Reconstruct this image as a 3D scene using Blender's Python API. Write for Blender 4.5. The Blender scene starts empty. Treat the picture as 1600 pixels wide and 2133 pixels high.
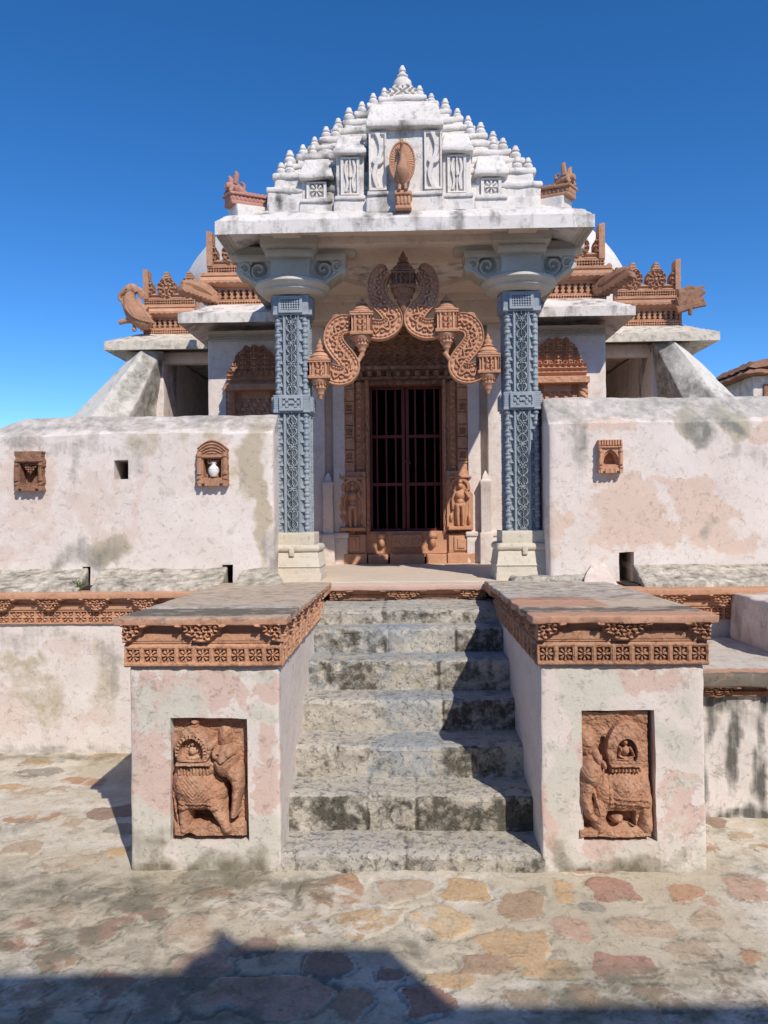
import bpy, math, numpy as np
from mathutils import Matrix, Vector
R = math.radians
sc = bpy.context.scene
rng = np.random.RandomState(7)

# ---------------------------------------------------------------- camera
F = 1600.0
YAW, ROLL, EYE = R(1.7), -0.010, 1.55
camR = Matrix.Rotation(YAW, 3, 'Z') @ Matrix.Rotation(R(90), 3, 'X') @ Matrix.Rotation(ROLL, 3, 'Z')
cd = bpy.data.cameras.new('camera'); cam = bpy.data.objects.new('camera', cd)
sc.collection.objects.link(cam); sc.camera = cam
cam.matrix_world = Matrix.Translation((0, 0, EYE)) @ camR.to_4x4()
cd.sensor_fit = 'HORIZONTAL'; cd.sensor_width = 36; cd.lens = 36.0; cd.clip_end = 2000; cd.clip_start = .05

# ---------------------------------------------------------------- world, sun, exposure
SUN = Vector((0.55, -1.05, 1.09)).normalized()
EL = math.asin(SUN.z); AZ = math.atan2(SUN.x, SUN.y)
w = bpy.data.worlds.new('World'); sc.world = w; w.use_nodes = True
nt = w.node_tree; nt.nodes.clear()
sky = nt.nodes.new('ShaderNodeTexSky'); sky.sky_type = 'NISHITA'; sky.sun_disc = False
sky.sun_elevation = EL; sky.sun_rotation = AZ; sky.altitude = 3500
sky.air_density = 0.8; sky.dust_density = 0.0; sky.ozone_density = 2.6
bg = nt.nodes.new('ShaderNodeBackground'); bg.inputs[1].default_value = 0.15; sky.air_density = 0.95
hs = nt.nodes.new('ShaderNodeHueSaturation'); hs.inputs['Hue'].default_value = 0.503; hs.inputs['Saturation'].default_value = 1.29; hs.inputs['Value'].default_value = 1.12
wo = nt.nodes.new('ShaderNodeOutputWorld')
nt.links.new(sky.outputs[0], hs.inputs['Color']); nt.links.new(hs.outputs[0], bg.inputs[0]); nt.links.new(bg.outputs[0], wo.inputs[0])
sl = bpy.data.lights.new('sun', 'SUN'); sl.energy = 3.9; sl.angle = R(0.5); sl.color = (1.0, 0.925, 0.815)
so = bpy.data.objects.new('sun', sl); sc.collection.objects.link(so)
so.rotation_euler = (-SUN).to_track_quat('-Z', 'Y').to_euler()
vs = sc.view_settings; vs.view_transform = 'Standard'; vs.look = 'None'; vs.exposure = 0.17; vs.gamma = 1.0
sc.render.engine = 'CYCLES'; sc.cycles.max_bounces = 6

# ---------------------------------------------------------------- measuring helpers (used while building to get metres)
def ray(px, py): return camR @ Vector(((px - 800) / F, -(py - 1066.5) / F, -1))
def at(px, py, Y):
    d = ray(px, py); k = Y / d.y
    return np.array([d.x * k, Y, EYE + d.z * k])
def X_(px, Y, py=1066): return at(px, py, Y)[0]
def Z_(px, py, Y): return at(px, py, Y)[2]
def gnd(px, py, z=0.0):
    d = ray(px, py); k = (z - EYE) / d.z
    return np.array([d.x * k, d.y * k])

# ---------------------------------------------------------------- noise
def _h(i, seed):
    n = (i[..., 0] * 127.1 + i[..., 1] * 311.7 + i[..., 2] * 74.7 + seed * 53.9)
    s = np.sin(n) * 43758.5453
    return s - np.floor(s)
def vn(P, s=1.0, seed=0):
    Q = np.asarray(P, float) * s + 100.0; i = np.floor(Q); f = Q - i; f = f * f * (3 - 2 * f)
    r = 0
    for a in (0, 1):
        for b in (0, 1):
            for c in (0, 1):
                wt = (f[..., 0] if a else 1 - f[..., 0]) * (f[..., 1] if b else 1 - f[..., 1]) * (f[..., 2] if c else 1 - f[..., 2])
                r = r + wt * _h(i + np.array([a, b, c]), seed)
    return r
def fbm(P, s=1.0, o=4, seed=0):
    r, a, t = 0, 1.0, 0
    for k in range(o):
        r = r + a * vn(P, s * 2 ** k, seed + k); t += a; a *= .55
    return r / t
def vec3n(P, s, seed=0): return np.stack([vn(P, s, seed + k * 5) - .5 for k in range(3)], -1)
def ss(a, b, x):
    t = np.clip((x - a) / (b - a), 0, 1); return t * t * (3 - 2 * t)

# ---------------------------------------------------------------- mesh builder
class MB:
    def __init__(s): s.V = []; s.F = []; s.n = 0
    def add(s, V, Fs):
        V = np.asarray(V, float).reshape(-1, 3); Fs = np.asarray(Fs, int)
        s.V.append(V); s.F.append(Fs + s.n); s.n += len(V); return s
    def merge(s, o, M=None):
        V = np.concatenate(o.V)
        if M is not None:
            A = np.array(M); V = V @ A[:3, :3].T + A[:3, 3]
        off = s.n; s.V.append(V); s.n += len(V)
        for f in o.F: s.F.append(f + off)
        return s
def gq(nu, nv):
    i, j = np.meshgrid(np.arange(nu - 1), np.arange(nv - 1), indexing='ij')
    a = (i * nv + j).ravel(); return np.stack([a, a + nv, a + nv + 1, a + 1], 1)
def _axis(a, b, res, r, cuts):
    n = max(1, int(round((b - a - 2 * r) / res)))
    p = [a, a + .3 * r] + list(np.linspace(a + r, b - r, n + 1)) + [b - .3 * r, b] + [c for c in cuts if a < c < b]
    return np.unique(np.round(p, 5))
def blk(m, x0, x1, y0, y1, z0, z1, res=.06, r=.006, wob=0., fn=None, cx=(), cy=(), cz=(), seed=0, ws=9., corners=None):
    r = min(r, (x1 - x0) * .45, (y1 - y0) * .45, (z1 - z0) * .45)
    ax = [_axis(x0, x1, res, r, cx), _axis(y0, y1, res, r, cy), _axis(z0, z1, res, r, cz)]
    N = [len(a) for a in ax]; keys = []; quads = []; off = 0
    for d in range(3):
        u, v = [(1, 2), (2, 0), (0, 1)][d]
        for side in (0, 1):
            iu, iv = np.meshgrid(np.arange(N[u]), np.arange(N[v]), indexing='ij')
            idx = [None] * 3; idx[u] = iu.ravel(); idx[v] = iv.ravel()
            idx[d] = np.full(iu.size, (N[d] - 1) * side)
            keys.append((idx[0] * N[1] + idx[1]) * N[2] + idx[2])
            q = gq(N[u], N[v]) + off
            if not side: q = q[:, ::-1]
            quads.append(q); off += iu.size
    keys = np.concatenate(keys); quads = np.concatenate(quads)
    uk, inv = np.unique(keys, return_inverse=True); inv = inv.ravel()
    k = uk % N[2]; j = (uk // N[2]) % N[1]; i = uk // (N[1] * N[2])
    P = np.stack([ax[0][i], ax[1][j], ax[2][k]], 1)
    lo = np.array([x0, y0, z0]); hi = np.array([x1, y1, z1])
    c = np.clip(P, lo + r, hi - r); d = P - c; n = np.linalg.norm(d, axis=1, keepdims=True)
    P = np.where(n > 1e-9, c + d / np.maximum(n, 1e-9) * r, P)
    if corners is not None:      # corners[ix][iy][iz]: box bent to eight given points
        t = (P - lo) / (hi - lo); C = np.array(corners, float); Q = 0
        for a in (0, 1):
            for b in (0, 1):
                for e in (0, 1):
                    wt = (t[:, 0] if a else 1 - t[:, 0]) * (t[:, 1] if b else 1 - t[:, 1]) * (t[:, 2] if e else 1 - t[:, 2])
                    Q = Q + wt[:, None] * C[a][b][e]
        P = Q
    if fn: P = fn(P)
    if wob: P = P + wob * 2 * vec3n(P, ws, seed) + wob * .8 * vec3n(P, ws * 3.3, seed + 3)
    return m.add(P, inv[quads])
def frust(m, b0, b1, z0, z1, **k):
    """box between two rectangles (x0,x1,y0,y1) at z0 and z1"""
    C = [[[(b[0 + a], b[2 + c], z) for b, z in ((b0, z0), (b1, z1))] for c in (0, 1)] for a in (0, 1)]
    x0, x1 = min(b0[0], b1[0]), max(b0[1], b1[1]); y0, y1 = min(b0[2], b1[2]), max(b0[3], b1[3])
    return blk(m, x0, x1, y0, y1, z0, z1, corners=C, **k)
def hf(m, fn, w, h, nu, nv, O, U=(1, 0, 0), V=(0, 0, 1), N=(0, -1, 0), back=.02):
    u = np.linspace(0, w, nu); v = np.linspace(0, h, nv); uu, vv = np.meshgrid(u, v, indexing='ij')
    H = fn(uu, vv); O, U, V, N = [np.array(a, float) for a in (O, U, V, N)]
    ok = ~np.isnan(H).ravel(); H0 = np.nan_to_num(H)
    P = (O + uu[..., None] * U + vv[..., None] * V + H0[..., None] * N).reshape(-1, 3)
    B = (O + uu[..., None] * U + vv[..., None] * V - back * N).reshape(-1, 3)
    q = gq(nu, nv); q = q[ok[q].all(1)]
    e = np.concatenate([q[:, [0, 1]], q[:, [1, 2]], q[:, [2, 3]], q[:, [3, 0]]])
    key = np.sort(e, 1); key = key[:, 0] * len(P) + key[:, 1]
    _, ix, ct = np.unique(key, return_index=True, return_counts=True)
    be = e[ix[ct == 1]]; n = len(P)
    sk = np.stack([be[:, 1], be[:, 0], be[:, 0] + n, be[:, 1] + n], 1)
    allq = np.concatenate([q, sk]); VV = np.concatenate([P, B])
    used, inv = np.unique(allq, return_inverse=True)
    return m.add(VV[used], inv.reshape(-1, 4))
def lathe(m, prof, c=(0, 0, 0), n=20, rot=0., sx=1., sy=1.):
    prof = np.array(prof, float); th = np.arange(n) * 2 * math.pi / n + rot
    rr = prof[:, 0][:, None]; P = np.stack([rr * np.cos(th) * sx + c[0], rr * np.sin(th) * sy + c[1], np.repeat(prof[:, 1][:, None], n, 1) + c[2]], -1)
    q = []
    for i in range(len(prof) - 1):
        for j in range(n): q.append([i * n + j, i * n + (j + 1) % n, (i + 1) * n + (j + 1) % n, (i + 1) * n + j])
    return m.add(P.reshape(-1, 3), q)
def sq(m, prof, c, **k):      # square-plan lathe; radius = half side
    return lathe(m, [(a * math.sqrt(2), b) for a, b in prof], c, n=4, rot=math.pi / 4, **k)
def cr(pts, n):
    pts = np.array(pts, float); P = np.vstack([2 * pts[0] - pts[1], pts, 2 * pts[-1] - pts[-2]]); o = []
    for i in range(1, len(P) - 2):
        for t in np.linspace(0, 1, n, endpoint=False):
            a, b, c, d = P[i - 1], P[i], P[i + 1], P[i + 2]
            o.append(.5 * ((2 * b) + (c - a) * t + (2 * a - 5 * b + 4 * c - d) * t * t + (3 * b - a - 3 * c + d) * t ** 3))
    o.append(P[-2]); return np.array(o)
def tube(m, pts, rad, n=10, k=5, flat=1.0):
    rad = np.atleast_1d(rad)
    if len(rad) == 1: rad = np.repeat(rad, len(pts))
    C = cr(np.column_stack([np.array(pts, float), rad]), k); P = C[:, :3]; r = np.maximum(C[:, 3], .0004)
    T = np.gradient(P, axis=0); T /= np.linalg.norm(T, axis=1, keepdims=True)
    up = np.array([0, 1., 0]) if abs(T[:, 1]).mean() < .8 else np.array([0, 0, 1.])
    A = np.cross(T, up); A /= np.linalg.norm(A, axis=1, keepdims=True); B = np.cross(A, T)
    P = np.vstack([P[:1], P, P[-1:]]); A = np.vstack([A[:1], A, A[-1:]]); B = np.vstack([B[:1], B, B[-1:]]); r = np.concatenate([[.0004], r, [.0004]])
    th = np.arange(n) * 2 * math.pi / n
    V = P[:, None] + r[:, None, None] * (np.cos(th)[None, :, None] * A[:, None] + flat * np.sin(th)[None, :, None] * B[:, None])
    q = [[i * n + j, (i + 1) * n + j, (i + 1) * n + (j + 1) % n, i * n + (j + 1) % n] for i in range(len(P) - 1) for j in range(n)]
    return m.add(V.reshape(-1, 3), q)

WL = {}
def link(o): sc.collection.objects.link(o); return o
def tag(o, label=None, cat=None, group=None, kind=None):
    for k, v in (('label', label), ('category', cat), ('group', group), ('kind', kind)):
        if v: o[k] = v
    return o
def thing(name, label, cat, loc, group=None):
    o = link(bpy.data.objects.new(name, None)); o.location = loc; o.empty_display_size = .1
    WL[o.name] = np.array(loc, float); return tag(o, label, cat, group)
def out(m, name, mat, parent=None, org=None, paint=None, tint=None, ang=35, label=None):
    V = np.concatenate(m.V); Fc = np.concatenate(m.F)
    o_ = np.array(org if org is not None else (WL[parent.name] if parent else (0, 0, 0)), float)
    me = bpy.data.meshes.new(name); L = V - o_
    me.vertices.add(len(V)); me.vertices.foreach_set('co', L.ravel())
    me.loops.add(Fc.size); me.loops.foreach_set('vertex_index', Fc.ravel())
    me.polygons.add(len(Fc)); me.polygons.foreach_set('loop_start', np.arange(len(Fc)) * 4)
    try: me.polygons.foreach_set('loop_total', np.full(len(Fc), 4))
    except Exception: pass
    me.update(calc_edges=True); me.validate()
    me.polygons.foreach_set('use_smooth', np.ones(len(me.polygons), bool))
    me.set_sharp_from_angle(angle=R(ang))
    if paint is not None:
        p = np.clip(np.nan_to_num(paint(V)), 0, 1)
        a = me.color_attributes.new('paint', 'FLOAT_COLOR', 'POINT'); a.data.foreach_set('color', np.column_stack([p, np.ones(len(p))]).astype('f').ravel())
    if tint is not None:
        p = tint(V); a = me.color_attributes.new('tint', 'FLOAT_COLOR', 'POINT'); a.data.foreach_set('color', p[:, [0, 1, 2, 3]].astype('f').ravel())
        a = me.attributes.new('stone', 'FLOAT', 'POINT'); a.data.foreach_set('value', p[:, 3].astype('f'))
    me.materials.append(mat)
    o = link(bpy.data.objects.new(name, me)); WL[o.name] = o_
    if parent: o.parent = parent; o.location = o_ - WL[parent.name]
    else: o.location = o_
    if label: o['label'] = label
    return o
def copy(o, parent, world, rz=0, sx=1, s=1.0):
    c = o.copy(); link(c); c.parent = parent; WL[c.name] = np.array(world, float)
    c.location = WL[c.name] - (WL[parent.name] if parent else 0); c.rotation_euler = (0, 0, rz); c.scale = (sx * s, s, s); return c

# ---------------------------------------------------------------- materials
def surf(name, c1, c2, cg=(.12, .12, .11), ct=(.42, .33, .22), cp=(.55, .33, .27), bias=(0, 0, 0), ks=(2.5, 5, 9), bump=.5, bd=.004,
         sc1=3., sc2=14., rough=.92, streak=.35, fine=90., speck=.25, tint=False, sharp=0.0, flake=.6, crack=0.0):
    m = bpy.data.materials.new(name); m.use_nodes = True; nt = m.node_tree; nd = nt.nodes; lk = nt.links; nd.clear()
    O = nd.new('ShaderNodeOutputMaterial'); B = nd.new('ShaderNodeBsdfPrincipled'); lk.new(B.outputs[0], O.inputs[0])
    B.inputs['Roughness'].default_value = rough; B.inputs['Specular IOR Level'].default_value = .25
    G = nd.new('ShaderNodeNewGeometry'); pos = G.outputs['Position']
    def noise(s, det=6, ro=.6, vec=None, dist=0.):
        n = nd.new('ShaderNodeTexNoise'); n.inputs['Scale'].default_value = s; n.inputs['Detail'].default_value = det
        n.inputs['Roughness'].default_value = ro; n.inputs['Distortion'].default_value = dist; lk.new(vec or pos, n.inputs['Vector']); return n.outputs[0]
    def mp(op, a, b=None, c=None, cl=False):
        n = nd.new('ShaderNodeMath'); n.operation = op; n.use_clamp = cl
        for i, x in enumerate((a, b, c)):
            if x is None: continue
            if isinstance(x, (int, float)): n.inputs[i].default_value = x
            else: lk.new(x, n.inputs[i])
        return n.outputs[0]
    def mix(f, a, b, bl='MIX'):
        n = nd.new('ShaderNodeMix'); n.data_type = 'RGBA'; n.blend_type = bl
        for s, x in ((0, f), (6, a), (7, b)):
            if isinstance(x, (int, float)): n.inputs[s].default_value = x
            elif isinstance(x, tuple): n.inputs[s].default_value = x + (1,)
            else: lk.new(x, n.inputs[s])
        return n.outputs[2]
    st = lambda n, k=2.0: mp('MULTIPLY_ADD', n, k, .5 - k / 2)
    nA = st(noise(sc1, 5, .6), 2.4); nB = st(noise(sc2, 8, .68, dist=.3), 2.2); nF = noise(fine, 6, .7)
    mpn = nd.new('ShaderNodeMapping'); mpn.inputs['Scale'].default_value = (16, 16, 1.3); lk.new(pos, mpn.inputs[0]); nS = st(noise(1., 5, .6, mpn.outputs[0]), 2.2)
    at_ = nd.new('ShaderNodeAttribute'); at_.attribute_name = 'paint'; sp = nd.new('ShaderNodeSeparateColor'); lk.new(at_.outputs['Color'], sp.inputs[0])
    col = mix(mp('MULTIPLY', nA, 1.0, cl=True), c1, c2)
    def lay(col, ch, nz, k, cc, b):
        a = mp('ADD', sp.outputs[ch], b); f = mp('MULTIPLY', mp('SUBTRACT', mp('MULTIPLY_ADD', a, 1.6, nz), 1.0), k, cl=True)
        return mix(f, col, cc), f
    col, fp = lay(col, 2, nB, ks[2], cp, bias[2])
    nB2 = st(noise(sc2 * .7, 8, .7), 2.2)
    col, ft = lay(col, 1, nB2, ks[1], ct, bias[1])
    if tint:
        tn = nd.new('ShaderNodeAttribute'); tn.attribute_name = 'tint'; sn = nd.new('ShaderNodeAttribute'); sn.attribute_name = 'stone'
        tc = mix(mp('MULTIPLY', st(noise(22, 8, .7), 2), .45, cl=True), tn.outputs['Color'], (.5, .46, .38))
        tc = mix(mp('MULTIPLY', st(noise(60, 8, .7), 2.5), .35, cl=True), tc, (.12, .08, .05))
        f = mp('MULTIPLY', mp('SUBTRACT', mp('MULTIPLY_ADD', sn.outputs['Fac'], 1.5, nB), 1.0), 5, cl=True)
        col = mix(f, col, tc)
    nG = mp('MULTIPLY_ADD', nS, streak, mp('MULTIPLY', nB, 1 - streak))
    col, fg = lay(col, 0, nG, ks[0], cg, bias[0])
    fl = mp('MULTIPLY', mp('SUBTRACT', noise(sc2 * 1.9, 10, .78, dist=.6), .56), 14, cl=True)
    col = mix(mp('MULTIPLY', fl, flake), col, mix(1.0, col, (.80, .775, .74), 'MULTIPLY'))
    if crack:
        n1 = noise(3.1, 7, .6, dist=.8); ln = mp('SUBTRACT', 1.0, mp('MULTIPLY', mp('ABSOLUTE', mp('SUBTRACT', n1, .5)), 160), cl=True)
        gate = mp('MULTIPLY', mp('SUBTRACT', noise(1.7, 3, .5), .50), 12, cl=True); ck = mp('MULTIPLY', ln, gate)
        col = mix(mp('MULTIPLY', ck, crack), col, (.16, .14, .12))
    # fine pits and specks of the surface itself
    spk = mp('MULTIPLY', mp('SUBTRACT', nF, .56), 6, cl=True)
    col = mix(mp('MULTIPLY', spk, speck), col, mix(1.0, col, (.45, .42, .38), 'MULTIPLY'))
    pale = mp('MULTIPLY', mp('SUBTRACT', .44, nF), 5, cl=True)
    col = mix(mp('MULTIPLY', pale, speck * .5), col, mix(1.0, col, (1.25, 1.25, 1.25), 'MULTIPLY'))
    lk.new(col, B.inputs['Base Color'])
    b1 = nd.new('ShaderNodeBump'); b1.inputs['Strength'].default_value = bump; b1.inputs['Distance'].default_value = bd
    h = mp('ADD', mp('MULTIPLY', nF, .55), mp('MULTIPLY', nB, .6)); h = mp('SUBTRACT', h, mp('MULTIPLY', fp, .18)); h = mp('SUBTRACT', h, mp('MULTIPLY', fl, .35)); h = mp('SUBTRACT', h, mp('MULTIPLY', fg, sharp))
    lk.new(h, b1.inputs['Height']); lk.new(b1.outputs[0], B.inputs['Normal'])
    return m
WHT = dict(c1=(.765, .695, .645), c2=(.67, .585, .525))
M_wall = surf('limewash_wall', **WHT, cg=(.21, .20, .175), ct=(.50, .425, .32), cp=(.67, .555, .49), bias=(.16, .13, .18), ks=(1.1, 1.8, 3), streak=.45, sc2=11, speck=.5, bump=.8, crack=.35, flake=.7)
M_right = surf('peach_wall', **WHT, cg=(.24, .235, .205), ct=(.50, .44, .34), cp=(.66, .52, .43), bias=(.17, .12, .16), ks=(1.2, 2.2, 3.5), streak=.4, sc2=11, speck=.5, bump=.8, crack=.35, flake=.7)
M_ped = surf('pink_wash', c1=(.745, .67, .62), c2=(.67, .59, .535), cg=(.20, .175, .12), ct=(.62, .585, .51), cp=(.64, .485, .42), bias=(.14, .18, .12), ks=(1.2, 3.5, 7), streak=.25, sc2=12, speck=.5, bump=.8, crack=.35, flake=.7)
M_roof = surf('white_roof_plaster', c1=(.765, .71, .66), c2=(.66, .60, .545), cg=(.10, .095, .085), ct=(.52, .46, .38), cp=(.6, .44, .36), bias=(.19, .14, 0.08), ks=(1.5, 1.6, 1.6), streak=.5, sc2=13, speck=.45, bump=.9, crack=.7, flake=.8)
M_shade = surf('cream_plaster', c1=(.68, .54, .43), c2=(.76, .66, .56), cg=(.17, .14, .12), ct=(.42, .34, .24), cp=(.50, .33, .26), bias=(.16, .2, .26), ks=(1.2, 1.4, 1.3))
M_terra = surf('red_sandstone', c1=(.49, .27, .17), c2=(.38, .195, .12), cg=(.09, .06, .045), ct=(.60, .40, .27), cp=(.28, .12, .075), bias=(.18, .3, .14), ks=(1.4, 1.2, 1.3), bump=1., bd=.005, sc1=6, sc2=22, speck=.6)
M_terra_o = surf('orange_sandstone', c1=(.62, .345, .215), c2=(.48, .25, .15), cg=(.13, .09, .07), ct=(.62, .43, .28), cp=(.35, .145, .09), bias=(.16, .22, .12), ks=(1.3, 1.2, 1.3), bump=.9, sc1=6, sc2=22, speck=.5)
M_terra_d = surf('weathered_sandstone', c1=(.37, .195, .12), c2=(.27, .135, .085), cg=(.07, .055, .045), ct=(.45, .29, .18), cp=(.2, .085, .055), bias=(.34, .15, .1), ks=(1.8, 1.4, 1.4), bump=1., bd=.005, sc1=6, sc2=22, speck=.6)
M_cream = surf('cream_stone', c1=(.66, .61, .51), c2=(.55, .49, .385), cg=(.19, .18, .16), ct=(.50, .41, .26), cp=(.6, .5, .42), bias=(.16, .2, .05), ks=(1.4, 1.4, 1.5), sc2=16, bump=.8, speck=.4)
M_cap = surf('weathered_capital', c1=(.58, .56, .50), c2=(.45, .41, .34), cg=(.13, .115, .095), ct=(.42, .33, .19), cp=(.5, .4, .34), bias=(.2, .24, .05), ks=(1.4, 1.3, 1.5), sc2=16, rough=.5)
M_blue = surf('blue_painted_stone', c1=(.275, .325, .37), c2=(.35, .385, .41), cg=(.10, .12, .14), ct=(.38, .40, .39), cp=(.19, .23, .28), bias=(.14, .2, .12), ks=(1.3, 1.4, 1.3), sc1=5, sc2=20, bump=.8, speck=.6)
M_step = surf('grey_step_stone', c1=(.46, .43, .38), c2=(.55, .505, .43), cg=(.11, .10, .08), ct=(.52, .46, .35), cp=(.34, .36, .375), bias=(.13, .18, .2), ks=(2.0, 1.8, 1.8), bump=1., bd=.012, sc1=5, sc2=19, streak=0, fine=60, speck=.8, flake=.25, sharp=.5)
M_slab = surf('slate_slab', c1=(.58, .46, .35), c2=(.50, .39, .29), cg=(.17, .145, .115), ct=(.58, .53, .46), cp=(.53, .30, .20), bias=(.16, .14, .1), ks=(1.5, 1.6, 2), bump=.9, sc2=14, streak=0, speck=.5)
M_floor = surf('porch_floor', c1=(.68, .56, .45), c2=(.60, .50, .39), cg=(.28, .25, .22), ct=(.48, .38, .27), cp=(.58, .40, .33), bias=(.08, .15, .1), bump=.5, speck=.4)
M_grnd = surf('mortared_paving', c1=(.48, .41, .295), c2=(.57, .50, .385), cg=(.22, .195, .14), ct=(.66, .60, .51), cp=(.50, .36, .25), bias=(.2, .2, .14), ks=(1.5, 1.8, 1.6), bump=.9, bd=.0045, sc1=2.6, sc2=9, streak=0, fine=85, speck=.9, flake=.15, tint=True)
M_lime = surf('lichened_coping', c1=(.70, .63, .53), c2=(.60, .53, .43), cg=(.17, .155, .125), ct=(.50, .45, .35), cp=(.6, .47, .39), bias=(.31, .24, 0.1), ks=(1.7, 1.6, 1.8), sc2=15, streak=.1, bump=1., speck=.5)
M_butt = surf('grey_buttress_plaster', c1=(.68, .64, .58), c2=(.58, .545, .49), cg=(.17, .16, .135), ct=(.68, .65, .60), cp=(.5, .45, .4), bias=(.27, .2, 0.05), ks=(1.4, 2, 2), sc2=11, streak=.25, bump=1., speck=.5)
M_stain = surf('streaked_plaster', crack=.5, flake=.8, bump=.9, c1=(.70, .64, .60), c2=(.60, .55, .51), cg=(.12, .118, .105), ct=(.5, .44, .36), cp=(.6, .45, .4), bias=(.22, .14, .12), ks=(1.7, 1.6, 1.6), streak=.75)
M_iron = surf('maroon_painted_iron', c1=(.17, .045, .042), c2=(.13, .035, .035), cg=(.05, .02, .02), ct=(.30, .17, .15), cp=(.15, .04, .04), bias=(.1, .05, 0), rough=.5, sc2=30, bump=.2, bd=.001)
M_dark = surf('painted_dark', c1=(.035, .03, .028), c2=(.02, .018, .016), cg=(.01, .01, .01), speck=0)  # near-black colour puts the shade of the unlit room into its walls
M_pinkp = surf('pink_painted_stone', c1=(.52, .27, .215), c2=(.42, .20, .15), cg=(.14, .08, .07), ct=(.6, .45, .38), cp=(.4, .16, .12), bias=(.16, .16, .1), sc2=22, speck=.5)
M_vase = surf('white_glaze', c1=(.8, .78, .74), c2=(.78, .76, .72), cg=(.4, .38, .35), rough=.25, bump=0, speck=0)
M_leaf = surf('weed_leaf', c1=(.07, .12, .03), c2=(.10, .15, .04), cg=(.1, .1, .04), bump=0, speck=0, rough=.7)

# ---------------------------------------------------------------- painting of real wear and washes, in wall coordinates
def spots(Y, lst, warp=.05):
    """lst: (px,py,rx,ry,channel,strength) measured on the wall plane at depth Y -> function of points"""
    L = []
    for px, py, rx, ry, ch, s in lst:
        c = at(px, py, Y); L.append((c[0], c[2], rx * Y / F, ry * Y / F, ch, s))
    def f(P):
        o = np.zeros((len(P), 3)); q = P + warp * 2.4 * vec3n(P, 6, 11) + warp * 1.4 * vec3n(P, 15, 4) + warp * .8 * vec3n(P, 34, 9)
        nn_ = fbm(P, 11, 3, 5)
        for x, z, rx, rz, ch, s in L:
            d = np.sqrt(((q[:, 0] - x) / rx) ** 2 + ((q[:, 2] - z) / rz) ** 2)
            o[:, ch] = np.maximum(o[:, ch], s * (1 - ss(.35, 1.35, d)) * (.75 + .5 * nn_))
        return o
    return f

# ---------------------------------------------------------------- relief functions
def E(u, v, cx, cy, rx, ry, h, a=0., p=.5):
    c, s = math.cos(a), math.sin(a); x = (u - cx) * c + (v - cy) * s; y = -(u - cx) * s + (v - cy) * c
    return h * np.clip(1 - (x / rx) ** 2 - (y / ry) ** 2, 0, 1) ** p
def cap(u, v, pts, rs, h):
    o = np.zeros_like(u)
    for (a, b, ra, rb) in zip(pts[:-1], pts[1:], rs[:-1], rs[1:]):
        dx, dy = b[0] - a[0], b[1] - a[1]; t = np.clip(((u - a[0]) * dx + (v - a[1]) * dy) / (dx * dx + dy * dy), 0, 1)
        d = np.hypot(u - a[0] - t * dx, v - a[1] - t * dy); r = ra + (rb - ra) * t
        o = np.maximum(o, h * np.sqrt(np.clip(1 - (d / r) ** 2, 0, 1)))
    return o
def box(u, v, a, b, c, d, h, e=.004):
    return h * np.clip(np.minimum(np.minimum(u - a, b - u), np.minimum(v - c, d - v)) / e, 0, 1)
def n2(u, v, s, seed=0, o=3): return fbm(np.stack([u, v, u * 0 + seed * 3.7], -1), s, o, seed) - .5
def rosette(x, y, Rr, n=8, pit=-.014):
    r = np.hypot(x, y) / Rr; th = np.arctan2(y, x)
    pet = (np.cos(n * th) * .5 + .5)
    h = np.where(r < .27, .002, pit + (-pit) * ss(.25, .6, pet) * ss(1.06, .92, r))
    sqd = np.maximum(abs(x), abs(y)) / Rr
    return np.where(sqd < 1.02, h, 0) + np.where(abs(r - .27) < .08, -.006, 0)
def lattice(u, v, p, d=.01):
    a = np.cos(2 * math.pi * (u + v) / p) * np.cos(2 * math.pi * (u - v) / p)
    return -d * ss(.15, .5, a)
def slots(u, v, p, v0, v1, d=.02):
    f = abs((u / p) % 1 - .5) * 2
    waist = .45 + .2 * np.cos((v - v0) / (v1 - v0) * 2 * math.pi * 2)
    return -d * ss(waist, waist - .15, f) * (v > v0) * (v < v1)
def lotus(u, v, h, per, ph=0., out_=.05):
    """hanging scroll brackets under a ledge; v from 0 (bottom) to h (top)"""
    x = abs(((u - ph) / per + .5) % 1 - .5) * 2; t = 1 - v / h        # t 0 top 1 bottom
    prof = .62 * (1 - t) ** .75 + .05 * np.sin(t * 16) + .03
    ins = ss(0.03, -.03, x - prof) * (t < .97)
    car = 0
    for cx_, ct_, sc_ in ((.12, .25, 11), (.40, .22, 13), (.16, .62, 12)):
        dx = (x - cx_) * per / 2; dv = (t - ct_) * h; r = np.hypot(dx, dv) / h; an = np.arctan2(dv, dx); car = car + np.where(r < .26, .011 * np.cos(r * sc_ * 2.2 + an) - .003, 0)
    car = car + .004 * np.sin(t * 30 + x * 8)
    ledge = .018 * ss(.72, .6, abs(v / h - .28) * 3)
    return np.maximum(ins * (out_ * (1.05 - t * .35) + car), ledge * .6 + .003 * n2(u, v, 60, 3)) + .012 * (t < .12)

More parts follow.
